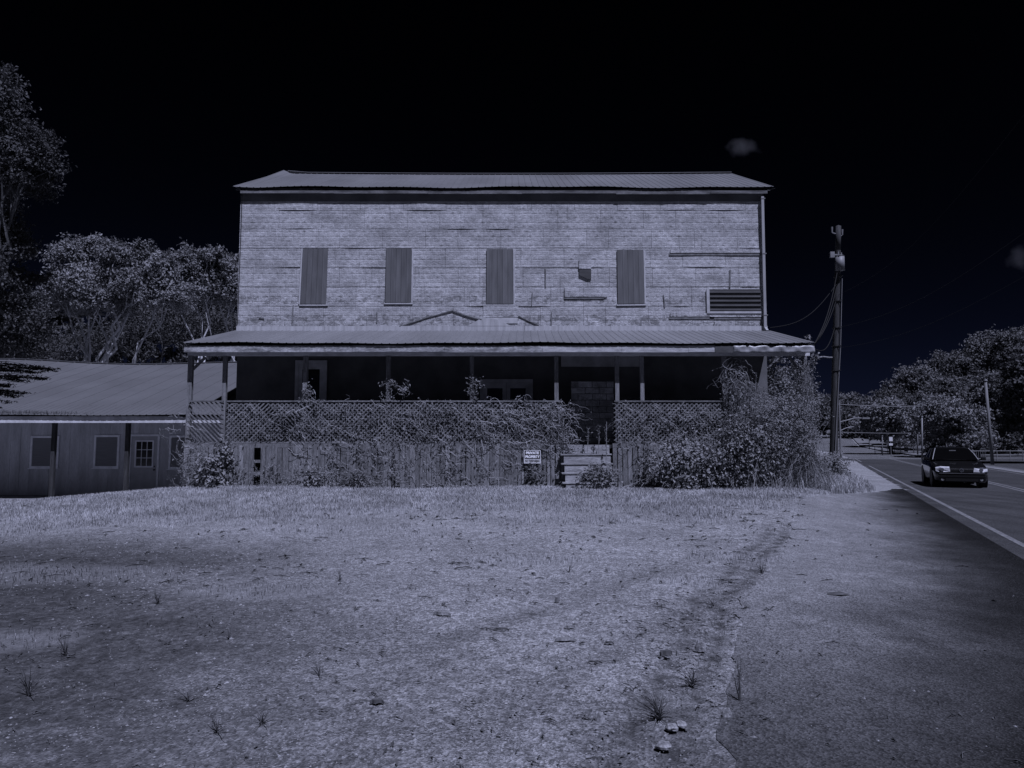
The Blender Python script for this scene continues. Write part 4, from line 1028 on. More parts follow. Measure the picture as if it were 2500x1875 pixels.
vine('vine wrapped round the middle porch post', 1143, 1166, 920, 985, 28, 170, seed=22, length=.26, Y=20.45, dY=.1)
vine('bare vines hanging from the porch eave at right', 1768, 1812, 875, 985, 80, 110, seed=23, length=.75, Y=20.42, dY=.3, droop=.6, r=.006, wig=.6)
vine('dry stalks standing beside the left end of the skirt', 440, 500, 1090, 1195, 90, 120, seed=24, length=.6, Y=20.28, dY=.2, up=.9, wig=.3)
vine('creeping stems over the skirt boards left of the middle', 760, 1010, 1088, 1200, 95, 360, seed=25, length=.7, Y=20.31, dY=.1, wig=.4, leaf=.055)
vine('creeping stems over the skirt boards under the notice', 1010, 1370, 1088, 1200, 115, 330, seed=26, length=.7, Y=20.31, dY=.08, wig=.4, leaf=.05)
vine('low weedy growth at the foot of the left skirt boards', 560, 780, 1140, 1200, 110, 420, seed=27, length=.4, Y=20.28, dY=.25, up=.7, leaf=.055)
vine('thin climbing stems on the right skirt boards', 1560, 1720, 1090, 1195, 90, 420, seed=28, length=.7, Y=20.3, dY=.12)
vine('pale bare creeper reaching from the lattice over the low porch', 410, 458, 1015, 1075, 14, 0, seed=29, length=.7, Y=20.3, dY=.1, r=.008, droop=.2)

def bush(label, pxc, pyc, rx, rz, Y, n_leaf, leaf, n_st, seed, m='leaf_bush', dep=.8, name='shrub', broad=.6, fill=.35, shape=None):
    rg = np.random.default_rng(seed); p = at(pxc, pyc, Y); k = Y / F_PX; gx_ = p.x; zb = g(p.x, Y)
    T = thing(name, label, 'shrub', (p.x, Y, zb)); ax = np.array([rx*k, dep, rz*k])
    d = rg.normal(size=(n_leaf // 7, 3)); d /= np.linalg.norm(d, axis=1, keepdims=True)
    rad = (fill + (1 - fill) * rg.random((len(d), 1)) ** .7) * (1 + .15 * rg.normal(size=(len(d), 1)))
    cc = np.array(p) + d * rad * ax
    C = np.repeat(cc, 7, 0) + rg.normal(0, leaf * .9, (len(cc) * 7, 3)); C[:, 2] = np.maximum(C[:, 2], G(C[:, 0], C[:, 1]) + .02)
    Nn = np.repeat(d, 7, 0) * .5 + rg.normal(0, .55, C.shape) + np.array([0, -.2, .6])
    V, Fq = leaves(C, Nn, leaf * rg.uniform(.5, 1.35, len(C)), broad, rg=rg); obj('leaves', V, Fq, M[m], T)
    tips = cc[rg.integers(0, len(cc), n_st)] + rg.normal(0, .05, (n_st, 3)); P = np.zeros((n_st, 8, 3)); r0 = np.stack([p.x + rg.normal(0, rx*k*.45, n_st), Y + rg.normal(0, .2, n_st), np.full(n_st, zb - .02)], -1)
    for i in range(8):
        t = i / 7; P[:, i] = r0 + (tips - r0) * np.array([t**1.3, t, t**.85])[None]; 
        if 0 < i < 7: P[:, i] += rg.normal(0, .03, (n_st, 3))
    V, Fq = tubes(P, np.linspace(1, .3, 8)[None] * np.full((n_st, 1), .007)); obj('stems', V, Fq, M['stem'], T)
    return T
bush('tall shaggy shrub swallowing the right end of the porch', 1880, 1060, 120, 100, 19.9, 15000,   .055, 620, 61, dep=.7)
bush('fine twigged shrub crown above the right porch corner', 1940, 1000, 70, 55, 20.3, 5000, .05, 200, 62, dep=.6)
bush('ragged mass of thin vines climbing the post near the right end of porch', 1810, 965, 48, 60, 20.25, 2200, .05, 420, 75, dep=.35, fill=.2)
bush('wispy growth climbing the corner post to the porch roof', 1962, 935, 26, 72, 20.3, 1500, .05, 240, 76, dep=.3, fill=.2)
bush('large broad leaved shrub low against the right skirt', 1690, 1145, 115, 62, 19.8, 2600, .115, 60, 63, 'leaf_broad', dep=.5, fill=.55)
bush('broad leaved shrub below the shaggy one at the right corner', 1830, 1110, 85, 85, 19.6, 2000, .10, 60, 64, 'leaf_broad', dep=.5, fill=.5)
bush('upright broad leaved plant at the left end of the skirt', 520, 1160, 35, 40, 20.0, 650, .13, 14, 65, 'leaf_broad', dep=.25, fill=.3)
bush('smaller leaves of the plant climbing the left skirt', 548, 1105, 20, 30, 20.15, 320, .11, 8, 66, 'leaf_broad', dep=.15, fill=.3)
bush('small bright plant at the foot of the skirt under second post', 762, 1165, 18, 30, 20.1, 260, .10, 10, 67, 'leaf_broad', dep=.15, fill=.3)
bush('weedy clump growing over the right side of the steps', 1462, 1165, 48, 32, 19.5, 1300, .085, 50, 68, 'leaf_bush', dep=.4)
bush('low dark weed at the foot of the skirt left of middle', 868, 1170, 45, 26, 20.05, 1000, .06, 40, 69, 'weed', dep=.25)
bush('dark weed below the notice sign', 1305, 1165, 28, 26, 20.1, 420, .07, 20, 70, 'weed', dep=.2)
bush('scrubby bush round the base of the utility pole', 2030, 1140, 40, 38, 28.5, 2400, .09, 120, 71, 'leaf_bush', dep=.9)
bush('low scrub on the verge between pole and shrub', 1975, 1165, 55, 38, 23.5, 3000, .075, 120, 72, 'leaf_bush', dep=.9)
bush('leafy weeds on the edge of the verge by the shoulder', 1985, 1195, 45, 18, 20.8, 1400, .06, 70, 73, 'leaf_bush', dep=.6)
bush('tangle of weeds at the right foot of the steps', 1400, 1190, 45, 10, 19.6, 600, .05, 40, 74, 'leaf_bush', dep=.3)
# bare ivied tree behind the porch at right
x = X(1885, 950, 29)
tree('ivied_tree', 'bare ivy covered tree seen through the right end of porch', x, 29, lobes_px([(1890, 900, 22, 50), (1905, 970, 45, 50), (1940, 930, 35, 45), (1975, 890, 20, 50), (1870, 960, 25, 50), (1960, 980, 40, 40)], 29), 6000, .13, M['leaf_bush'], M['bark'], None, .16, 81)
# tall dry stalks by the steps
for (px, py0, py1, lb) in ((1434, 1082, 1045, 'left tall thin dry weed stalk on the top step'), (1461, 1085, 1040, 'middle tall dry weed stalk on the top step'), (1479, 1125, 1030, 'right tall straight dry stalk beside the steps')):
    Y = 20.1 if px < 1470 else 19.9; a, b = at(px, py0, Y), at(px + 2, py1, Y)
    T = thing('weed_stalk', lb, 'weed', a, 0, 'dry weed stalks on the steps')
    wire_pts([a - Vector((0, 0, .25)), a.lerp(b, .4) + Vector((.01, 0, 0)), a.lerp(b, .8), b], .009, 'stem', M['stem'], T)
    C = np.array([tuple(a.lerp(b, t)) for t in np.linspace(.2, 1, 26)]) + rng.normal(0, .025, (26, 3)); V, Fq = leaves(C, rng.normal(size=(26, 3)) + [0, -.5, .5], .07, .35); obj('leaves', V, Fq, M['leaf_vine'], T)

# grass -----------------------------------------------------------------
def blades(n, sampler, hmin, hmax, wd, seed, name, label, m):
    rg = np.random.default_rng(seed); x, y, p = sampler(rg, n); k = rg.random(len(x)) < p; x, y, p = x[k], y[k], p[k]; n = len(x)
    z = G(x, y); h = rg.uniform(hmin, hmax, n) * (.55 + .6 * p) * np.interp(y, [3, 8, 14], [.6, .8, 1]); a = rg.random(n) * 6.28; w_ = wd * rg.uniform(.6, 1.4, n) * np.interp(y, [3, 8, 20], [.5, .7, 1.2])
    dx, dy = np.cos(a), np.sin(a); b = a + rg.normal(1.57, .6, n); ln = rg.uniform(.1, .8, n) * h
    v0 = np.stack([x - dx*w_, y - dy*w_, z - .01], -1); v1 = np.stack([x + dx*w_, y + dy*w_, z - .01], -1)
    mx_, my_ = x + np.cos(b)*ln*.35, y + np.sin(b)*ln*.35
    v2 = np.stack([mx_ + dx*w_*.7, my_ + dy*w_*.7, z + h*.6], -1); v3 = np.stack([mx_ - dx*w_*.7, my_ - dy*w_*.7, z + h*.6], -1); v4 = np.stack([x + np.cos(b)*ln, y + np.sin(b)*ln, z + h], -1)
    V = np.stack([v0, v1, v2, v3, v4], 1).reshape(-1, 3); i = np.arange(n)[:, None] * 5
    o = obj(name, V, [np.hstack([i, i+1, i+2, i+3]), np.hstack([i+3, i+2, i+4])], m); tag(o, label, 'grass', kind='stuff')
def samp_lawn(rg, n):
    y = 4 + (20.25 - 4) * rg.random(n) ** .8; x = rg.uniform(-1, 1, n) * (y * .74 + .6); x = np.where(x > 9.9, 9.9, x); return x, y, grass_mask(x, y)
blades(420000, lambda rg, n: (lambda x, y, p: (x, y, p * (1 - dark_mask(x, y))))(*samp_lawn(rg, n)),   .025, .085, .0055, 91, 'lawn_grass', 'pale dry grass growing between gravel lot and porch', M['grassblade'])
blades(150000, lambda rg, n: (lambda x, y, p: (x, y, np.maximum(p, .05) * dark_mask(x, y)))(*samp_lawn(rg, n)), .03, .11, .0055, 93, 'dark_grass', 'grass and weeds coloured darker for the vignette at left', M['grassdim'])
def samp_verge(rg, n):
    y = rg.uniform(18.5, 34, n); x = rg.uniform(7.5, 16, n); s = RS(x, y); p = sm((-s - 1.1) / .6) * sm((x - xl_apron(y) + 3.2) / .5 * (y < 25) + 2 * (y >= 25)) * ((y > 20.2) | (x > 8.8)); p = p * ((x > xl_apron(y) + .0) == False)
    return x, y, np.clip(p, 0, 1)
blades(30000, samp_verge, .10, .3, .010, 92, 'verge_grass', 'taller rough grass on the verge around the utility pole', M['grassblade'])

# loose stones ------------------------------------------------------------
def pebbles(n, seed):
    rg = np.random.default_rng(seed); y = 2.6 + 9 * rg.random(n) ** 1.6; x = rg.uniform(-1, 1, n) * y * .74
    inl = x < xl_apron(y) + rg.exponential(.45, n) * (rg.random(n) < .75)
    dens = .25 + .75 * sm((fbm(x, y, 1.1, 12) - .35) / .3); k = inl & (rg.random(n) < dens * (1 - .9 * dark_mask(x, y))); x, y = x[k], y[k]; n = len(x)
    r = .0040 * np.exp(rg.normal(0, .38, n)) * np.interp(y, [3, 8], [1, 1.7]); z = G(x, y) + .006 * 0
    base = np.array([(1, 0, 0), (0, 1, 0), (-1, 0, 0), (0, -1, 0), (0, 0, 1), (.7, .7, .55), (-.6, .5, .7)])
    oct_ = np.array([(1, 0, 0), (0, 1, 0), (-1, 0, 0), (0, -1, 0), (0, 0, 1)]); a = rg.random(n) * 6.28; sx = r * rg.uniform(.8, 1.7, n); sy = r * rg.uniform(.7, 1.2, n); sz = r * rg.uniform(.5, 1.0, n)
    O = oct_[None] * (1 + .25 * rg.normal(size=(n, 5, 1))); lx, ly, lz = O[..., 0]*sx[:, None], O[..., 1]*sy[:, None], O[..., 2]*sz[:, None]
    V = np.stack([x[:, None] + lx*np.cos(a)[:, None] - ly*np.sin(a)[:, None], y[:, None] + lx*np.sin(a)[:, None] + ly*np.cos(a)[:, None], z[:, None] + lz + .001], -1).reshape(-1, 3)
    i = np.arange(n)[:, None] * 5; Fq = np.concatenate([np.hstack([i+p_, i+q_, i+4]) for p_, q_ in ((0, 1), (1, 2), (2, 3), (3, 0))])
    o = obj('gravel', V, Fq, M['stone']); tag(o, 'loose pale gravel scattered over the lot in the foreground', 'gravel', kind='stuff')
pebbles(110000, 95)

rg = np.random.default_rng(123); n = 2600; y = 3 + 15 * rg.random(n) ** 1.3; x = rg.uniform(-1, 1, n) * y * .74; k = (RS(x, y) < -.8) & (rg.random(n) < .25 + .75 * sm((fbm(x, y, .9, 21) - .42) / .2) + .6 * np.exp(-((x - xl_apron(y) + .6) / .7) ** 2)); k &= ~((x > xl_apron(y) + .3) & (rg.random(n) < .8))
x, y = x[k], y[k]; n = len(x); V1, F1 = leaves(np.stack([x, y, G(x, y) + .012], -1), np.array([0, 0, 1.]) + rg.normal(0, .35, (n, 3)), np.interp(y, [3, 14], [.022, .07]) * rg.uniform(.5, 1.6, n), .5, .2, rg)
m_ = 420; xx, yy = x[:m_], y[:m_]; a_ = rg.random(m_) * 6.28; L_ = np.interp(yy, [3, 14], [.03, .12]) * rg.uniform(.5, 1.5, m_); P = np.stack([np.stack([xx + t * L_ * np.cos(a_) + rg.normal(0, .004, m_), yy + t * L_ * np.sin(a_), G(xx, yy) + .008 + .012 * (t == 0)], -1) for t in (-1, 0, 1)], 1)
V2, F2 = tubes(P, np.tile([.0022, .003, .002], (m_, 1)) * np.interp(yy, [3, 14], [1, 2.5])[:, None]); V, Fs = merge((V1, F1), (V2, F2)); o = obj('leaf_litter', V, Fs, M['twig']); tag(o, 'dark leaf scraps and twigs strewn over the gravel', 'litter', kind='stuff')
# single stones, sticks and weeds in the foreground
def stone(label, px, py, w_, h_, seed):
    rg = np.random.default_rng(seed); p0 = ground_at(px, py); q = []
    n = 9
    V = [(0, 0, h_)]
    for r_, z_ in ((.6, .85), (1, .35), (.95, -.05)):
        for i in range(n):
            a = 6.283 * i / n; k = 1 + rg.normal(0, .12); V.append((math.cos(a) * w_/2 * r_ * k, math.sin(a) * w_/2 * .7 * r_ * k, h_ * z_ * (1 + rg.normal(0, .1))))
    Ff = [(0, 1+i, 1+(i+1) % n) for i in range(n)] + [(1+j*n+i, 1+(j+1)*n+i, 1+(j+1)*n+(i+1) % n, 1+j*n+(i+1) % n) for j in range(2) for i in range(n)]
    V = np.array(V) + np.array(p0); o = obj('stone', V, Ff, M['stone'], base=p0); tag(o, label, 'stone', 'loose stones in the foreground')
def ground_at(px, py):
    lo_, hi_ = 1.5, 80
    for _ in range(40):
        m_ = (lo_ + hi_) / 2; p = at(px, py, m_)
        if p.z > g(p.x, p.y): lo_ = m_
        else: hi_ = m_
    p = at(px, py, lo_); return (p.x, p.y, g(p.x, p.y))
stone('left of two flat pale stones beside the grass tuft, bottom right', 1640, 1780, .075, .03, 1); stone('right of two flat pale stones beside the grass tuft, bottom right', 1662, 1773, .075, .03, 2)
stone('pale pointed stone near the asphalt edge', 1712, 1588, .08, .07, 3); stone('pale stone right of the grass tuft near the asphalt', 1775, 1750, .06, .05, 4)
stone('pale chunk of rock left of the dark grass tuft', 1465, 1760, .07, .05, 5); stone('white flat stone at the bottom edge right of centre', 1620, 1825, .08, .03, 6)
stone('small white stone lying in gravel left of centre', 712, 1550, .05, .03, 7)
stone('pale rock at the foot of the right skirt boards', 1608, 1203, .34, .13, 8)
def chip(label, px, py, L_, wd, ang, th=.02, m='woodchip', name='wood_chip', cat='debris', grp_='scraps lying on the gravel'):
    p0 = Vector(ground_at(px, py)); q = MB(); c, s = math.cos(ang), math.sin(ang); n = 6; V = []
    for i in range(n + 1):
        t = i / n - .5; ww = wd * (1 - (2*t)**4 * .75) / 2; b = .012 * math.sin(i * 1.7) ; z0 = .006 + .012 * math.cos(3.1 * t)
        for (sx_, zz) in ((-1, z0), (1, z0), (.7, z0 + th), (-.7, z0 + th)):
            lx, ly = t * L_, sx_ * ww + b; V.append((p0.x + lx*c - ly*s, p0.y + lx*s + ly*c, p0.z + zz))
    Ff = [(0, 1, 2, 3)[::-1], (4*n, 4*n+1, 4*n+2, 4*n+3)] + [(4*k_+i, 4*k_+(i+1) % 4, 4*k_+4+(i+1) % 4, 4*k_+4+i) for k_ in range(n) for i in range(4)]
    o = obj(name, V, Ff, M[m], base=tuple(p0)); tag(o, label, cat, grp_)
chip('curled strip of bleached bark on gravel left of centre', 1080, 1504, .17, .045, -.35, .022)
chip('short dark stick on gravel at the middle', 1224, 1542, .13, .02, -.05, .014, 'twig')
chip('flat scrap of wood on gravel, upper of two right of middle', 1391, 1536, .09, .04, .05, .014)
chip('flat scrap of wood on gravel, lower of two right of middle', 1380, 1567, .16, .06, .1, .016)
chip('little dark chip lying right of the wood scraps', 1487, 1575, .07, .035, 0, .012, 'twig')
chip('upright curled leaf on gravel right of centre', 1361, 1472, .04, .03, 1.3, .05)
chip('dark stick near the right side of the gravel lot', 1676, 1518, .10, .03, -.2, .014, 'twig')
chip('thin dark stick low on the gravel below the wood scraps', 1452, 1622, .10, .012, 0, .01, 'twig')
chip('dark clod among the gravel beside the asphalt', 1626, 1603, .09, .05, .4, .03, 'twig')
chip('thin pale stick lying on gravel below the grass', 1131, 1389, .22, .018, .35, .012, 'twig')
chip('dark oily leaf flattened on the asphalt shoulder', 2046, 1453, .22, .12, .1, .008, 'twig')
chip('dark chip under the dark patch left of the middle', 920, 1722, .08, .03, .1, .018, 'twig')
def weed(label, px, py, n, h, spread, seed, m='weed', wd=.0045, cat='weed', name='weed_tuft'):
    rg = np.random.default_rng(seed); p0 = Vector(ground_at(px, py)); n = max(5, int(n * .55)); P = np.zeros((n, 5, 3)); a = rg.random(n) * 6.28; e = rg.uniform(.1, 1, n) * rg.uniform(.5, 1, n)
    for i in range(5):
        t = i / 4; rr = spread * e * t ** 1.4; P[:, i, 0] = p0.x + rr*np.cos(a) + rg.normal(0, .004, n); P[:, i, 1] = p0.y + rr*np.sin(a); P[:, i, 2] = p0.z + h * (1.15 - .6*e) * t - .35 * h * e * t * t
    V, Fq = tubes(P, np.linspace(wd, wd*.2, 5)[None] * np.ones((n, 1))); o = obj(name, V, Fq, M[m], base=tuple(p0)); tag(o, label, cat, 'weeds sprouting from the gravel')
weed('spiky dark grass tuft at the bottom right of the gravel', 1610, 1755, 70, .13, .28, 1); weed('leafless forked weed on the edge of the asphalt', 1806, 1712, 7, .24, .12, 2, 'twig', .005)
weed('branching weed in the bare soil at lower left', 460, 1712, 16, .10, .2, 3); weed('leafy weed by the small grass patch left of centre', 385, 1475, 26, .15, .16, 4)
weed('straggling weed at lower left of centre', 780, 1650, 18, .1, .16, 5); weed('flat spreading weed at the lower left', 530, 1790, 30, .08, .22, 6); weed('low weed on gravel right of the grass edge', 1390, 1398, 16, .12, .14, 7)
weed('small weed above the scraps, left of middle', 830, 1420, 16, .12, .16, 8); weed('dry weed stalks near the far left edge', 70, 1700, 26, .2, .2, 9); weed('low dark weed left of the bottom centre', 640, 1770, 30, .07, .16, 10)
weed('leafy weed on gravel near the asphalt halfway up', 1860, 1400, 40, .1, .2, 11); weed('dark sprawling weed beside the rut at right', 1740, 1480, 36, .08, .2, 12); weed('short grass tuft above the pointed stone', 1690, 1670, 44, .09, .2, 13)
weed('small dark weed at left of the picture', 160, 1600, 26, .14, .16, 14); weed('sparse weed below the grass left of the lot', 560, 1560, 18, .1, .14, 15)

# ------------------------------------------------------------------ utility pole with wires
PY = 30.0; pb, ptop = at(2034, 1165, PY), at(2047, 552, PY)
UP = thing('utility_pole', 'tall dark wooden utility pole with transformer standing beside the store', 'pole', (pb.x, PY, g(pb.x, PY)))
q = MB()
for i in range(10):
    a, b = pb.lerp(ptop, i/10), pb.lerp(ptop, (i+1)/10)
    if i == 0: a = a - Vector((0, 0, .4))
    q.cyl(a, b, .165 - .006*i, .165 - .006*(i+1), 14, cap=(i == 9))
q.make('pole_shaft', M['pole'], UP, True)
c = at(2051, 643, PY - .25); q = MB(); q.cyl((c.x, c.y, c.z - .3), (c.x, c.y, c.z + .3), .175, n=18); q.cyl((c.x, c.y, c.z + .3), (c.x, c.y, c.z + .34), .19, .12, 18); tf = q.make('transformer', M['metal_light'], UP, True)
q = MB(); q.cyl((c.x - .06, c.y, c.z + .33), (c.x - .06, c.y, c.z + .5), .03, .02, 8); q.cyl((c.x + .07, c.y, c.z + .33), (c.x + .07, c.y, c.z + .46), .025, .02, 8); q.make('bushing', M['metal_grey'], tf)
c = at(2033, 622, PY - .1); q = MB(); q.box((c.x - .12, c.y - .06, c.z - .12), (c.x + .06, c.y + .06, c.z + .12)); q.bar((c.x - .1, c.y, c.z), (c.x + .25, c.y, c.z), .05); q.make('cutout_bracket', M['metal_grey'], UP)
for (px, py) in ((2031, 560), (2046, 556), (2056, 566)):
    c = at(px, py, PY); q = MB(); q.cyl((c.x, c.y, c.z - .14), (c.x, c.y, c.z + .10), .03, .05, 8); q.bar((c.x, c.y, c.z - .14), (ptop.x, PY, c.z - .22), .035); q.make('insulator', M['metal_light'], UP)
for py in (676, 735, 800, 845, 905):
    c = at(2047 - (py - 552) * 13 / 610, py, PY); q = MB(); q.cyl((c.x, PY, c.z - .02), (c.x, PY, c.z + .02), .172, n=12); q.bar((c.x, PY - .15, c.z), (c.x + .12, PY - .24, c.z), .03); q.make('pole_band', M['pole'], UP)
wire_pts([at(2056, 680, PY - .18), at(2052, 850, PY - .19), at(2044, 1000, PY - .2), at(2037, 1150, PY - .2)], .016, 'ground_wire', M['wire_pale'], UP)
def cable(label, a, b, sag, r=.012, m='wire', n=18):
    a, b = Vector(a), Vector(b); pts = [a.lerp(b, i/n) - Vector((0, 0, sag * math.sin(math.pi * i/n))) for i in range(n+1)]
    P = np.array([[tuple(p) for p in pts]]); V, Fq = tubes(P, np.full(P.shape[:2], r), 4); o = obj('overhead_wire', V, Fq, M[m], base=tuple(a)); tag(o, label, 'wire', 'overhead wires')
hc = at(1990, 838, 20.6); 
cable('highest service wire from pole down to the porch corner', at(2045, 660, PY), hc, .35, .016); cable('second service wire from pole down to the porch corner', at(2043, 700, PY), hc + Vector((0, .1, -.05)), .3, .016)
cable('third service wire from pole down to the porch corner', at(2041, 735, PY), hc + Vector((0, .2, -.1)), .2, .014); cable('lowest service wire swinging below the porch corner', at(2038, 800, PY), hc + Vector((0, .1, -.15)), .4, .014)
cable('long wire from the pole to the house wall corner', at(2045, 690, PY), at(1880, 800, 24.5), .5, .012)
cable('wire running right from the pole into the sky', at(2046, 720, PY), at(2600, 150, 14), .8, .005); cable('lower wire running right from the pole', at(2044, 800, PY), at(2700, 420, 14), .6, .005); cable('third wire leaving the pole to the right', at(2043, 850, PY), at(2700, 560, 14), .5, .004)
cable('pale upper wire stretched across the far road', at(2046, 987, 60), at(2275, 990, 85), .15, .03, 'wire_pale'); cable('pale lower wire stretched across the far road', at(2046, 1055, 75), at(2275, 1056, 90), .1, .025, 'wire_pale')
# street lamp behind the pole
YS = 70; lp0 = at(2051, 1066, YS); lp1 = at(2050, 1018, YS)
SLm = thing('street_lamp', 'pale street lamp with curved arms close behind the utility pole', 'street lamp', (lp0.x, YS, g(lp0.x, YS)))
q = MB(); q.cyl((lp0.x, YS, g(lp0.x, YS)), (lp1.x, YS, lp1.z + 1.4), .10, .07, 8); q.make('lamp_post', M['metal_light'], SLm)
wire_pts([at(2051, 1030, YS), at(2072, 1025, YS), at(2085, 1021, YS), at(2103, 1021, YS)], .06, 'lamp_arm', M['metal_light'], SLm); wire_pts([at(2051, 1052, YS), at(2066, 1045, YS), at(2084, 1042, YS)], .05, 'lamp_arm', M['metal_light'], SLm)
c = at(2104, 1021, YS); box_obj('lamp_head', (c.x, YS - .15, c.z - .08), (c.x + .7, YS + .15, c.z + .08), M['metal_light'], SLm)
wire_pts([at(2036, 873, PY), at(2024, 873, PY), at(2010, 871, PY - .1), at(1993, 874, PY - .2)], .035, 'lamp_arm', M['metal_light'], UP)
# thin posts and signs on the far bank
def post(label, px, yb, yt, Y, r=.08, m='polelight', lean=0, name='roadside_post', grp_='posts on the far bank', cat='post'):
    x = X(px, yb, Y); zb = g(x, Y); t = at(px + lean, yt, Y); T = thing(name, label, cat, (x, Y, zb), 0, grp_)
    q = MB(); q.cyl((x, Y, zb - .2), (t.x, Y, t.z), r, r*.75, 8); q.make('shaft', M[m], T, True); 
    q = MB(); q.cyl((t.x, Y, t.z), (t.x, Y, t.z + .12), r*1.2, r*.9, 8); q.make('cap', M['metal_grey'], T); return T
post('slim dark post left of the road sign', 2154, 1102, 1065, 88, .07); post('shorter thin post just left of the lamp standard', 2240, 1104, 1040, 86, .09)
post('slim pale standard rising left of the car', 2251, 1118, 1018, 72, .09, 'metal_light'); post('tall leaning wooden pole above the white railing', 2422, 1105, 930, 54, .12, 'polelight', -16)
T = thing('road_sign', 'pale square road sign with small plate below on the bank', 'sign', (X(2174, 1100, 86), 86, g(X(2174, 1100, 86), 86)))
c = at(2174, 1072, 86); c2 = at(2174, 1085, 86); q = MB(); q.cyl((c.x, 86, g(c.x, 86)), (c.x, 86, c.z + .3), .04, n=6); q.make('sign_post', M['metal_grey'], T)
box_obj('sign_panel', (c.x - .2, 85.9, c.z - .25), (c.x + .2, 85.93, c.z + .25), M['sign_pale'], T); box_obj('sign_border', (c.x - .33, 85.94, c.z - .32), (c.x + .33, 85.96, c.z + .32), M['sign_black'], T); box_obj('sign_plate', (c2.x - .22, 85.9, c2.z - .13), (c2.x + .22, 85.93, c2.z + .13), M['sign_pale'], T)
post('small dark marker post at the road edge far off', 2122, 1093, 1070, 110, .07, 'pole')
# chain-link fence on bank (posts and rails)
fx0, fx1, fy = X(2136, 1100, 92), X(2262, 1100, 92), 92
FN = thing('wire_fence', 'low pale fence along the far bank behind the signs', 'fence', (fx0, fy, g(fx0, fy)))
for i in range(9):
    x = fx0 + (fx1 - fx0) * i / 8; z0 = g(x, fy); q = MB(); q.cyl((x, fy, z0 - .1), (x, fy, z0 + 1.0), .04, n=6); q.make('fence_post', M['metal_grey'], FN)
q = MB(); nn = 60
for i in range(nn):
    a = fx0 + (fx1 - fx0) * i / nn; b = fx0 + (fx1 - fx0) * (i+1) / nn
    for h_ in (.3, .55, .8, .98): q.bar((a, fy - .05, g(a, fy) + h_), (b, fy - .05, g(b, fy) + h_), .03, .03)
o = q.make('fence_wires', M['metal_grey'], FN)
# railing at right
RY = 66; rx0, rx1 = X(2362, 1110, RY), X(2540, 1110, RY)
RL = thing('bridge_railing', 'white pipe railing beyond the road right of the car', 'railing', (rx0, RY, g(rx0, RY)))
zt, zb = Z(1101, RY), Z(1121, RY)
xm = X(2405, 1110, RY)
for z in (zt, (zt + zb) / 2, zb + .08):
    q = MB(); q.cyl((xm, RY, z), (rx1, RY, z), .035, n=6); q.make('rail', M['metal_light'], RL)
for z in (zt, zb + .05):
    q = MB(); q.cyl((rx0, RY, z), (xm, RY, z), .03, n=6); q.make('rail', M['metal_light'], RL)
for i in range(9):
    x = rx0 + (xm - rx0) * i / 8; q = MB(); q.cyl((x, RY, zb - .3), (x, RY, zt), .022, n=6); q.make('baluster', M['metal_light'], RL)
for px in (2434, 2466, 2497, 2530):
    x = X(px, 1110, RY); q = MB(); q.cyl((x, RY, zb - .6), (x, RY, zt), .045, n=6); q.make('railing_post', M['metal_light'], RL)

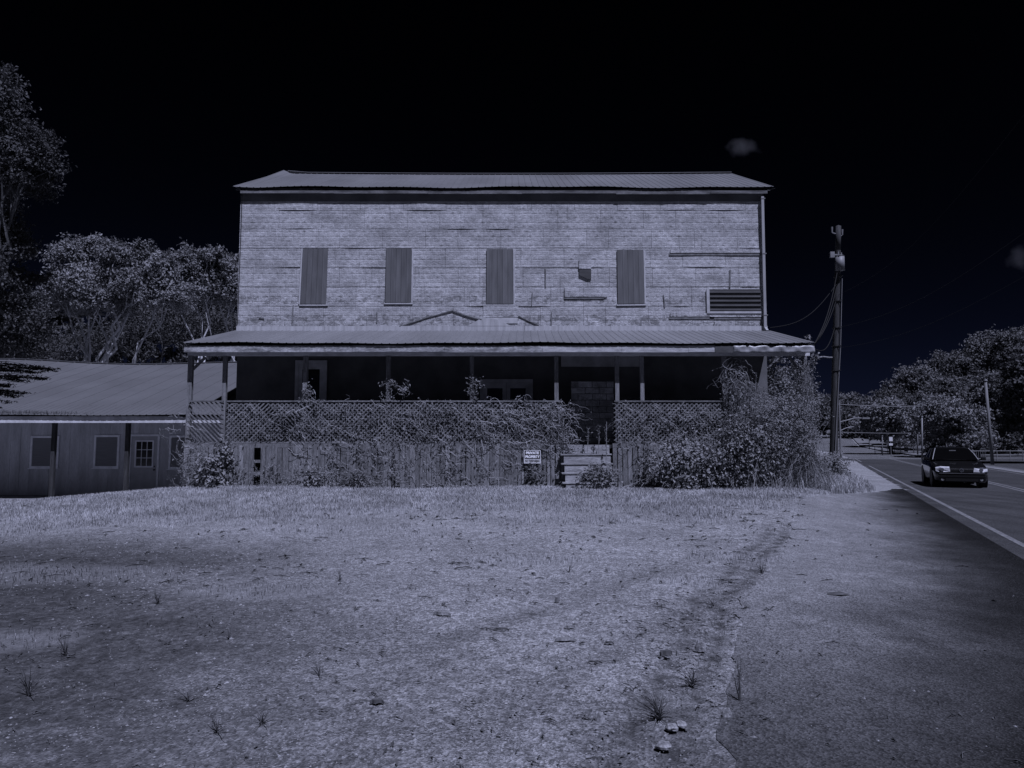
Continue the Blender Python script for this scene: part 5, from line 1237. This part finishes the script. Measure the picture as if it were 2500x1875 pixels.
# ------------------------------------------------------------------ car
def car():
    yaw = math.atan2(-.43, 1) + math.pi            # heading towards the viewer along the lane
    YC = 26.1; xc = xe(YC, 1.72) ; fwd = Vector((-.395, -.919, 0)); c = Vector((xc, YC, 0)) - fwd * 2.15
    zc = -.1
    T = thing('car', 'black sedan with pale headlights driving towards the viewer on the road', 'car', (c.x, c.y, zc), math.atan2(fwd.y, fwd.x))
    BASE[T.name] = Vector()
    def half(sec):   # sec: list of (y,z) from centre top down to centre bottom
        return [(y, z) for y, z in sec]
    st = [(2.19, .27, .60, .66, .60), (2.14, .22, .68, .77, .69), (2.0, .19, .745, .825, .74), (1.75, .18, .80, .85, .785), (1.3, .18, .89, .865, .85), (.85, .18, .955, .868, .91), (.3, .18, .97, .868, .93), (-1.2, .18, .99, .868, .95), (-1.65, .19, 1.03, .86, .97), (-2.0, .21, 1.02, .835, .93), (-2.16, .26, .95, .78, .85), (-2.2, .34, .85, .70, .75)]
    V = []; prof_n = 13
    for (x, zb, zt, w_, ze_) in st:
        zm = (zb + ze_) / 2 + .08
        h = [(0, zt), (w_*.55, zt - .004), (w_*.84, zt - .022), (w_*.95, ze_ - .01), (w_*.995, zm), (w_*.97, zb + .10), (w_*.88, zb)]
        ring = [(x, -y, z) for y, z in reversed(h[1:])] + [(x, y, z) for y, z in h]
        V += ring
    n = len(ring); Ff = []
    for i in range(len(st) - 1):
        for j in range(n - 1): Ff.append((i*n+j, (i+1)*n+j, (i+1)*n+j+1, i*n+j+1))
        Ff.append((i*n+n-1, (i+1)*n+n-1, (i+1)*n, i*n))
    Ff += [tuple(range(n)), tuple(range((len(st)-1)*n, len(st)*n))[::-1]]
    body = obj('body', V, Ff, M['car'], T, True)
    # greenhouse
    gs = [(.92, .945, .945, .79, .79), (.55, .95, 1.20, .80, .66), (.12, .955, 1.40, .80, .585), (-.35, .96, 1.445, .80, .565), (-.85, .97, 1.43, .80, .565), (-1.2, .98, 1.33, .79, .59), (-1.75, 1.0, 1.03, .77, .72)]
    V = []
    for (x, z0, z1, w0, w1) in gs:
        V += [(x, -w0, z0), (x, -w1, z1 - .03 * (z1 > z0 + .1)), (x, -w1*.75, z1), (x, w1*.75, z1), (x, w1, z1 - .03 * (z1 > z0 + .1)), (x, w0, z0)]
    Ff = [(i*6+j, (i+1)*6+j, (i+1)*6+j+1, i*6+j+1) for i in range(len(gs)-1) for j in range(5)] + [tuple(range(6)), tuple(range(36, 42))[::-1]]
    cab = obj('cabin', V, Ff, M['car'], body, True)
    def quad(name, pts, m, th=.008, par=T):
        pts = [Vector(p) for p in pts]; nrm = (pts[1]-pts[0]).cross(pts[2]-pts[0]).normalized() * th; V = pts + [p - nrm for p in pts]; k = len(pts)
        Ff = [tuple(range(k)), tuple(range(k, 2*k))[::-1]] + [(i, k+i, k+(i+1) % k, (i+1) % k) for i in range(k)]; return obj(name, V, Ff, m, par)
    wsn = [(.95, -.70, .975), (.95, .70, .975), (.57, .60, 1.225), (.17, .52, 1.40), (.17, -.52, 1.40), (.57, -.60, 1.225)]
    ws = quad('windshield', wsn, M['carglass'], .01)
    for s in (1, -1):
        q = MB(); q.bar((.93, s*.735, .985), (.60, s*.645, 1.215), .018, .02); q.bar((.60, s*.645, 1.215), (.2, s*.548, 1.40), .016, .02); q.make('pillar_glint', M['pipe'], T)  # pale bars paint the reflections running up the windscreen pillars
        q = MB(); q.bar((.98, s*.1 + .25, .97), (.9, s*.1 - .3, 1.0), .02, .015); q.make('wiper', M['car_trim'], ws)
        pw = [(.5, s*.812, .985), (.05, s*.625, 1.37), (-.45, s*.60, 1.40), (-.45, s*.814, .99)]; quad('side_window', pw if s < 0 else pw[::-1], M['carglass'])
        pw = [(-.5, s*.814, .99), (-.5, s*.60, 1.40), (-.95, s*.605, 1.37), (-1.35, s*.80, 1.01)]; quad('side_window', pw if s < 0 else pw[::-1], M['carglass'])
        # headlight
        hl = [(2.222, s*.36, .575), (2.195, s*.66, .56), (2.13, s*.80, .60), (2.12, s*.80, .69), (2.185, s*.66, .725), (2.215, s*.38, .715)]
        h = quad('headlight', hl if s > 0 else hl[::-1], M['lamp_lens'], .05); 
        q = MB(); q.cyl((2.13, s*.60, .645), (2.212, s*.60, .645), .062, n=14); q.make('lamp_bowl', M['chrome'], h)
        q = MB(); q.cyl((2.13, s*.60, .30), (2.19, s*.60, .30), .05, n=10); q.make('fog_light', M['metal_grey'], T)
        # mirror
        q = MB(); q.box((.62, s*.86 if s > 0 else s*1.02, .96), (.74, s*1.02 if s > 0 else s*.86, 1.08)); q.bar((.66, s*.80, .98), (.68, s*.90, 1.0), .05); mr = q.make('mirror', M['car'], T); bv = mr.modifiers.new('bevel', 'BEVEL'); bv.width = .02
        quad('door_handle', [(-.25, s*.875, .82), (-.25, s*.875, .85), (-.45, s*.875, .85), (-.45, s*.875, .82)], M['car_trim'], .012)
        for wx in (1.36, -1.15):
            V = []; Rr = .315
            prof = [(.10, .20), (.10, .27), (.085, .305), (.04, .315), (-.04, .315), (-.085, .305), (-.10, .27), (-.10, .20)]
            k = 20
            for i in range(k):
                a = 6.2832 * i / k
                for (yy, r_) in prof: V.append((wx + r_*math.cos(a), s*.765 + yy, .315 + r_*math.sin(a)))
            pn = len(prof); Ff = [(i*pn+j, ((i+1) % k)*pn+j, ((i+1) % k)*pn+j+1, i*pn+j+1) for i in range(k) for j in range(pn-1)]
            wh = obj('wheel', V, Ff, M['tyre'], T, True)
            q = MB(); q.cyl((wx, s*.70, .315), (wx, s*.845, .315), .20, .19, 18)
            q.make('rim', M['rim'], wh)
            q = MB(); q.cyl((wx, s*.60, .34), (wx, s*.868, .34), .375, n=20); q.make('wheel_arch', M['car_trim'], T)
    quad('grille', [(2.20, -.36, .565), (2.20, .36, .565), (2.165, .36, .69), (2.165, -.36, .69)], M['car_trim'], .03)
    g_ = bpy.data.objects[[o.name for o in T.children if o.name.startswith('grille')][0]]
    for k in range(4): box_obj('grille_bar', (2.17 + .0, -.34, .582 + k*.028), (2.205 - k*.008, .34, .588 + k*.028), M['metal_grey'] if k == 3 else M['car'], g_)
    V = []; k = 16
    for i in range(k):
        a = 6.2832*i/k
        for (r_, xx) in ((.07, 2.20), (.07, 2.225), (.050, 2.225), (.050, 2.20)): V.append((xx, r_*math.cos(a), .632 + r_*math.sin(a)))
    obj('emblem', V, [(i*4+j, ((i+1) % k)*4+j, ((i+1) % k)*4+(j+1) % 4, i*4+(j+1) % 4) for i in range(k) for j in range(4)], M['chrome'], T)
    q = MB(); q.bar((2.218, -.038, .676), (2.218, 0, .592), .016, .012); q.bar((2.218, .038, .676), (2.218, 0, .592), .016, .012); q.make('emblem_mark', M['chrome'], T)
    q = MB(); q.box((2.14, -.70, .505), (2.235, .70, .535)); o = q.make('bumper_strip', M['old_tin'], T)
    q = MB(); q.box((2.10, -.74, .36), (2.215, .74, .50)); o = q.make('bumper', M['car'], T); bv = o.modifiers.new('bevel', 'BEVEL'); bv.width = .03; bv.segments = 3
    q = MB(); q.box((2.12, -.50, .24), (2.208, .50, .34)); q.make('lower_grille', M['car_trim'], T)
    q = MB(); q.cyl((-.9, 0, 1.43), (-1.05, 0, 1.58), .008, .004, 6); q.make('antenna', M['metal_grey'], T)
    q = MB(); q.box((.36, -.11, 1.27), (.38, .11, 1.33)); q.make('rear_view_mirror', M['metal_grey'], T)
car()

# ------------------------------------------------------------------ clouds
def cloud(label, px, py, D, wpx, hpx, dens, seed):
    p = at(px, py, D); k = D / F_PX
    m = bpy.data.materials.new('cloud_vapour'); m.use_nodes = True; t = m.node_tree; N = t.nodes; L = t.links; N.remove(N['Principled BSDF'])
    pv = N.new('ShaderNodeVolumePrincipled'); pv.inputs['Color'].default_value = (.9, .9, .95, 1); pv.inputs['Anisotropy'].default_value = .0
    tc = N.new('ShaderNodeTexCoord'); n = N.new('ShaderNodeTexNoise'); n.inputs['Scale'].default_value = .11; n.inputs['Detail'].default_value = 5
    mp = N.new('ShaderNodeMapping'); mp.inputs['Location'].default_value = (seed, seed*2, 0); L.new(tc.outputs['Object'], mp.inputs[0]); L.new(mp.outputs[0], n.inputs['Vector'])
    ln = N.new('ShaderNodeVectorMath'); ln.operation = 'LENGTH'; sc = N.new('ShaderNodeVectorMath'); sc.operation = 'DIVIDE'; sc.inputs[1].default_value = (wpx*k, wpx*k*.6, hpx*k); L.new(tc.outputs['Object'], sc.inputs[0]); L.new(sc.outputs[0], ln.inputs[0])
    a = N.new('ShaderNodeMath'); a.operation = 'SUBTRACT'; L.new(n.outputs[0], a.inputs[0])
    b = N.new('ShaderNodeMath'); b.operation = 'MULTIPLY'; L.new(ln.outputs['Value'], b.inputs[0]); b.inputs[1].default_value = .62; L.new(b.outputs[0], a.inputs[1])
    r = N.new('ShaderNodeMapRange'); r.inputs[1].default_value = 0; r.inputs[2].default_value = .5; r.inputs[3].default_value = 0; r.inputs[4].default_value = dens; L.new(a.outputs[0], r.inputs[0])
    L.new(r.outputs[0], pv.inputs['Density']); L.new(pv.outputs[0], N['Material Output'].inputs['Volume'])
    V = []; Ff = []; q = MB(); rows, seg = 8, 14
    for i in range(rows + 1):
        th = math.pi * i / rows
        for j in range(seg):
            ph = 2*math.pi*j/seg; V.append((p.x + wpx*k*1.0*math.sin(th)*math.cos(ph), p.y + wpx*k*.6*math.sin(th)*math.sin(ph), p.z + hpx*k*math.cos(th)))
    Ff = [(i*seg+j, (i+1)*seg+j, (i+1)*seg+(j+1) % seg, i*seg+(j+1) % seg) for i in range(rows) for j in range(seg)]
    o = obj('cloud', V, Ff, m, base=tuple(p)); tag(o, label, 'cloud', 'wisps of cloud')
cloud('small faint wisp of cloud above the right end of the roof', 1815, 363, 420, 58, 30, .014, 5)
cloud('dim wisp of cloud at the right edge of the sky', 2490, 632, 420, 42, 40, .012, 8)
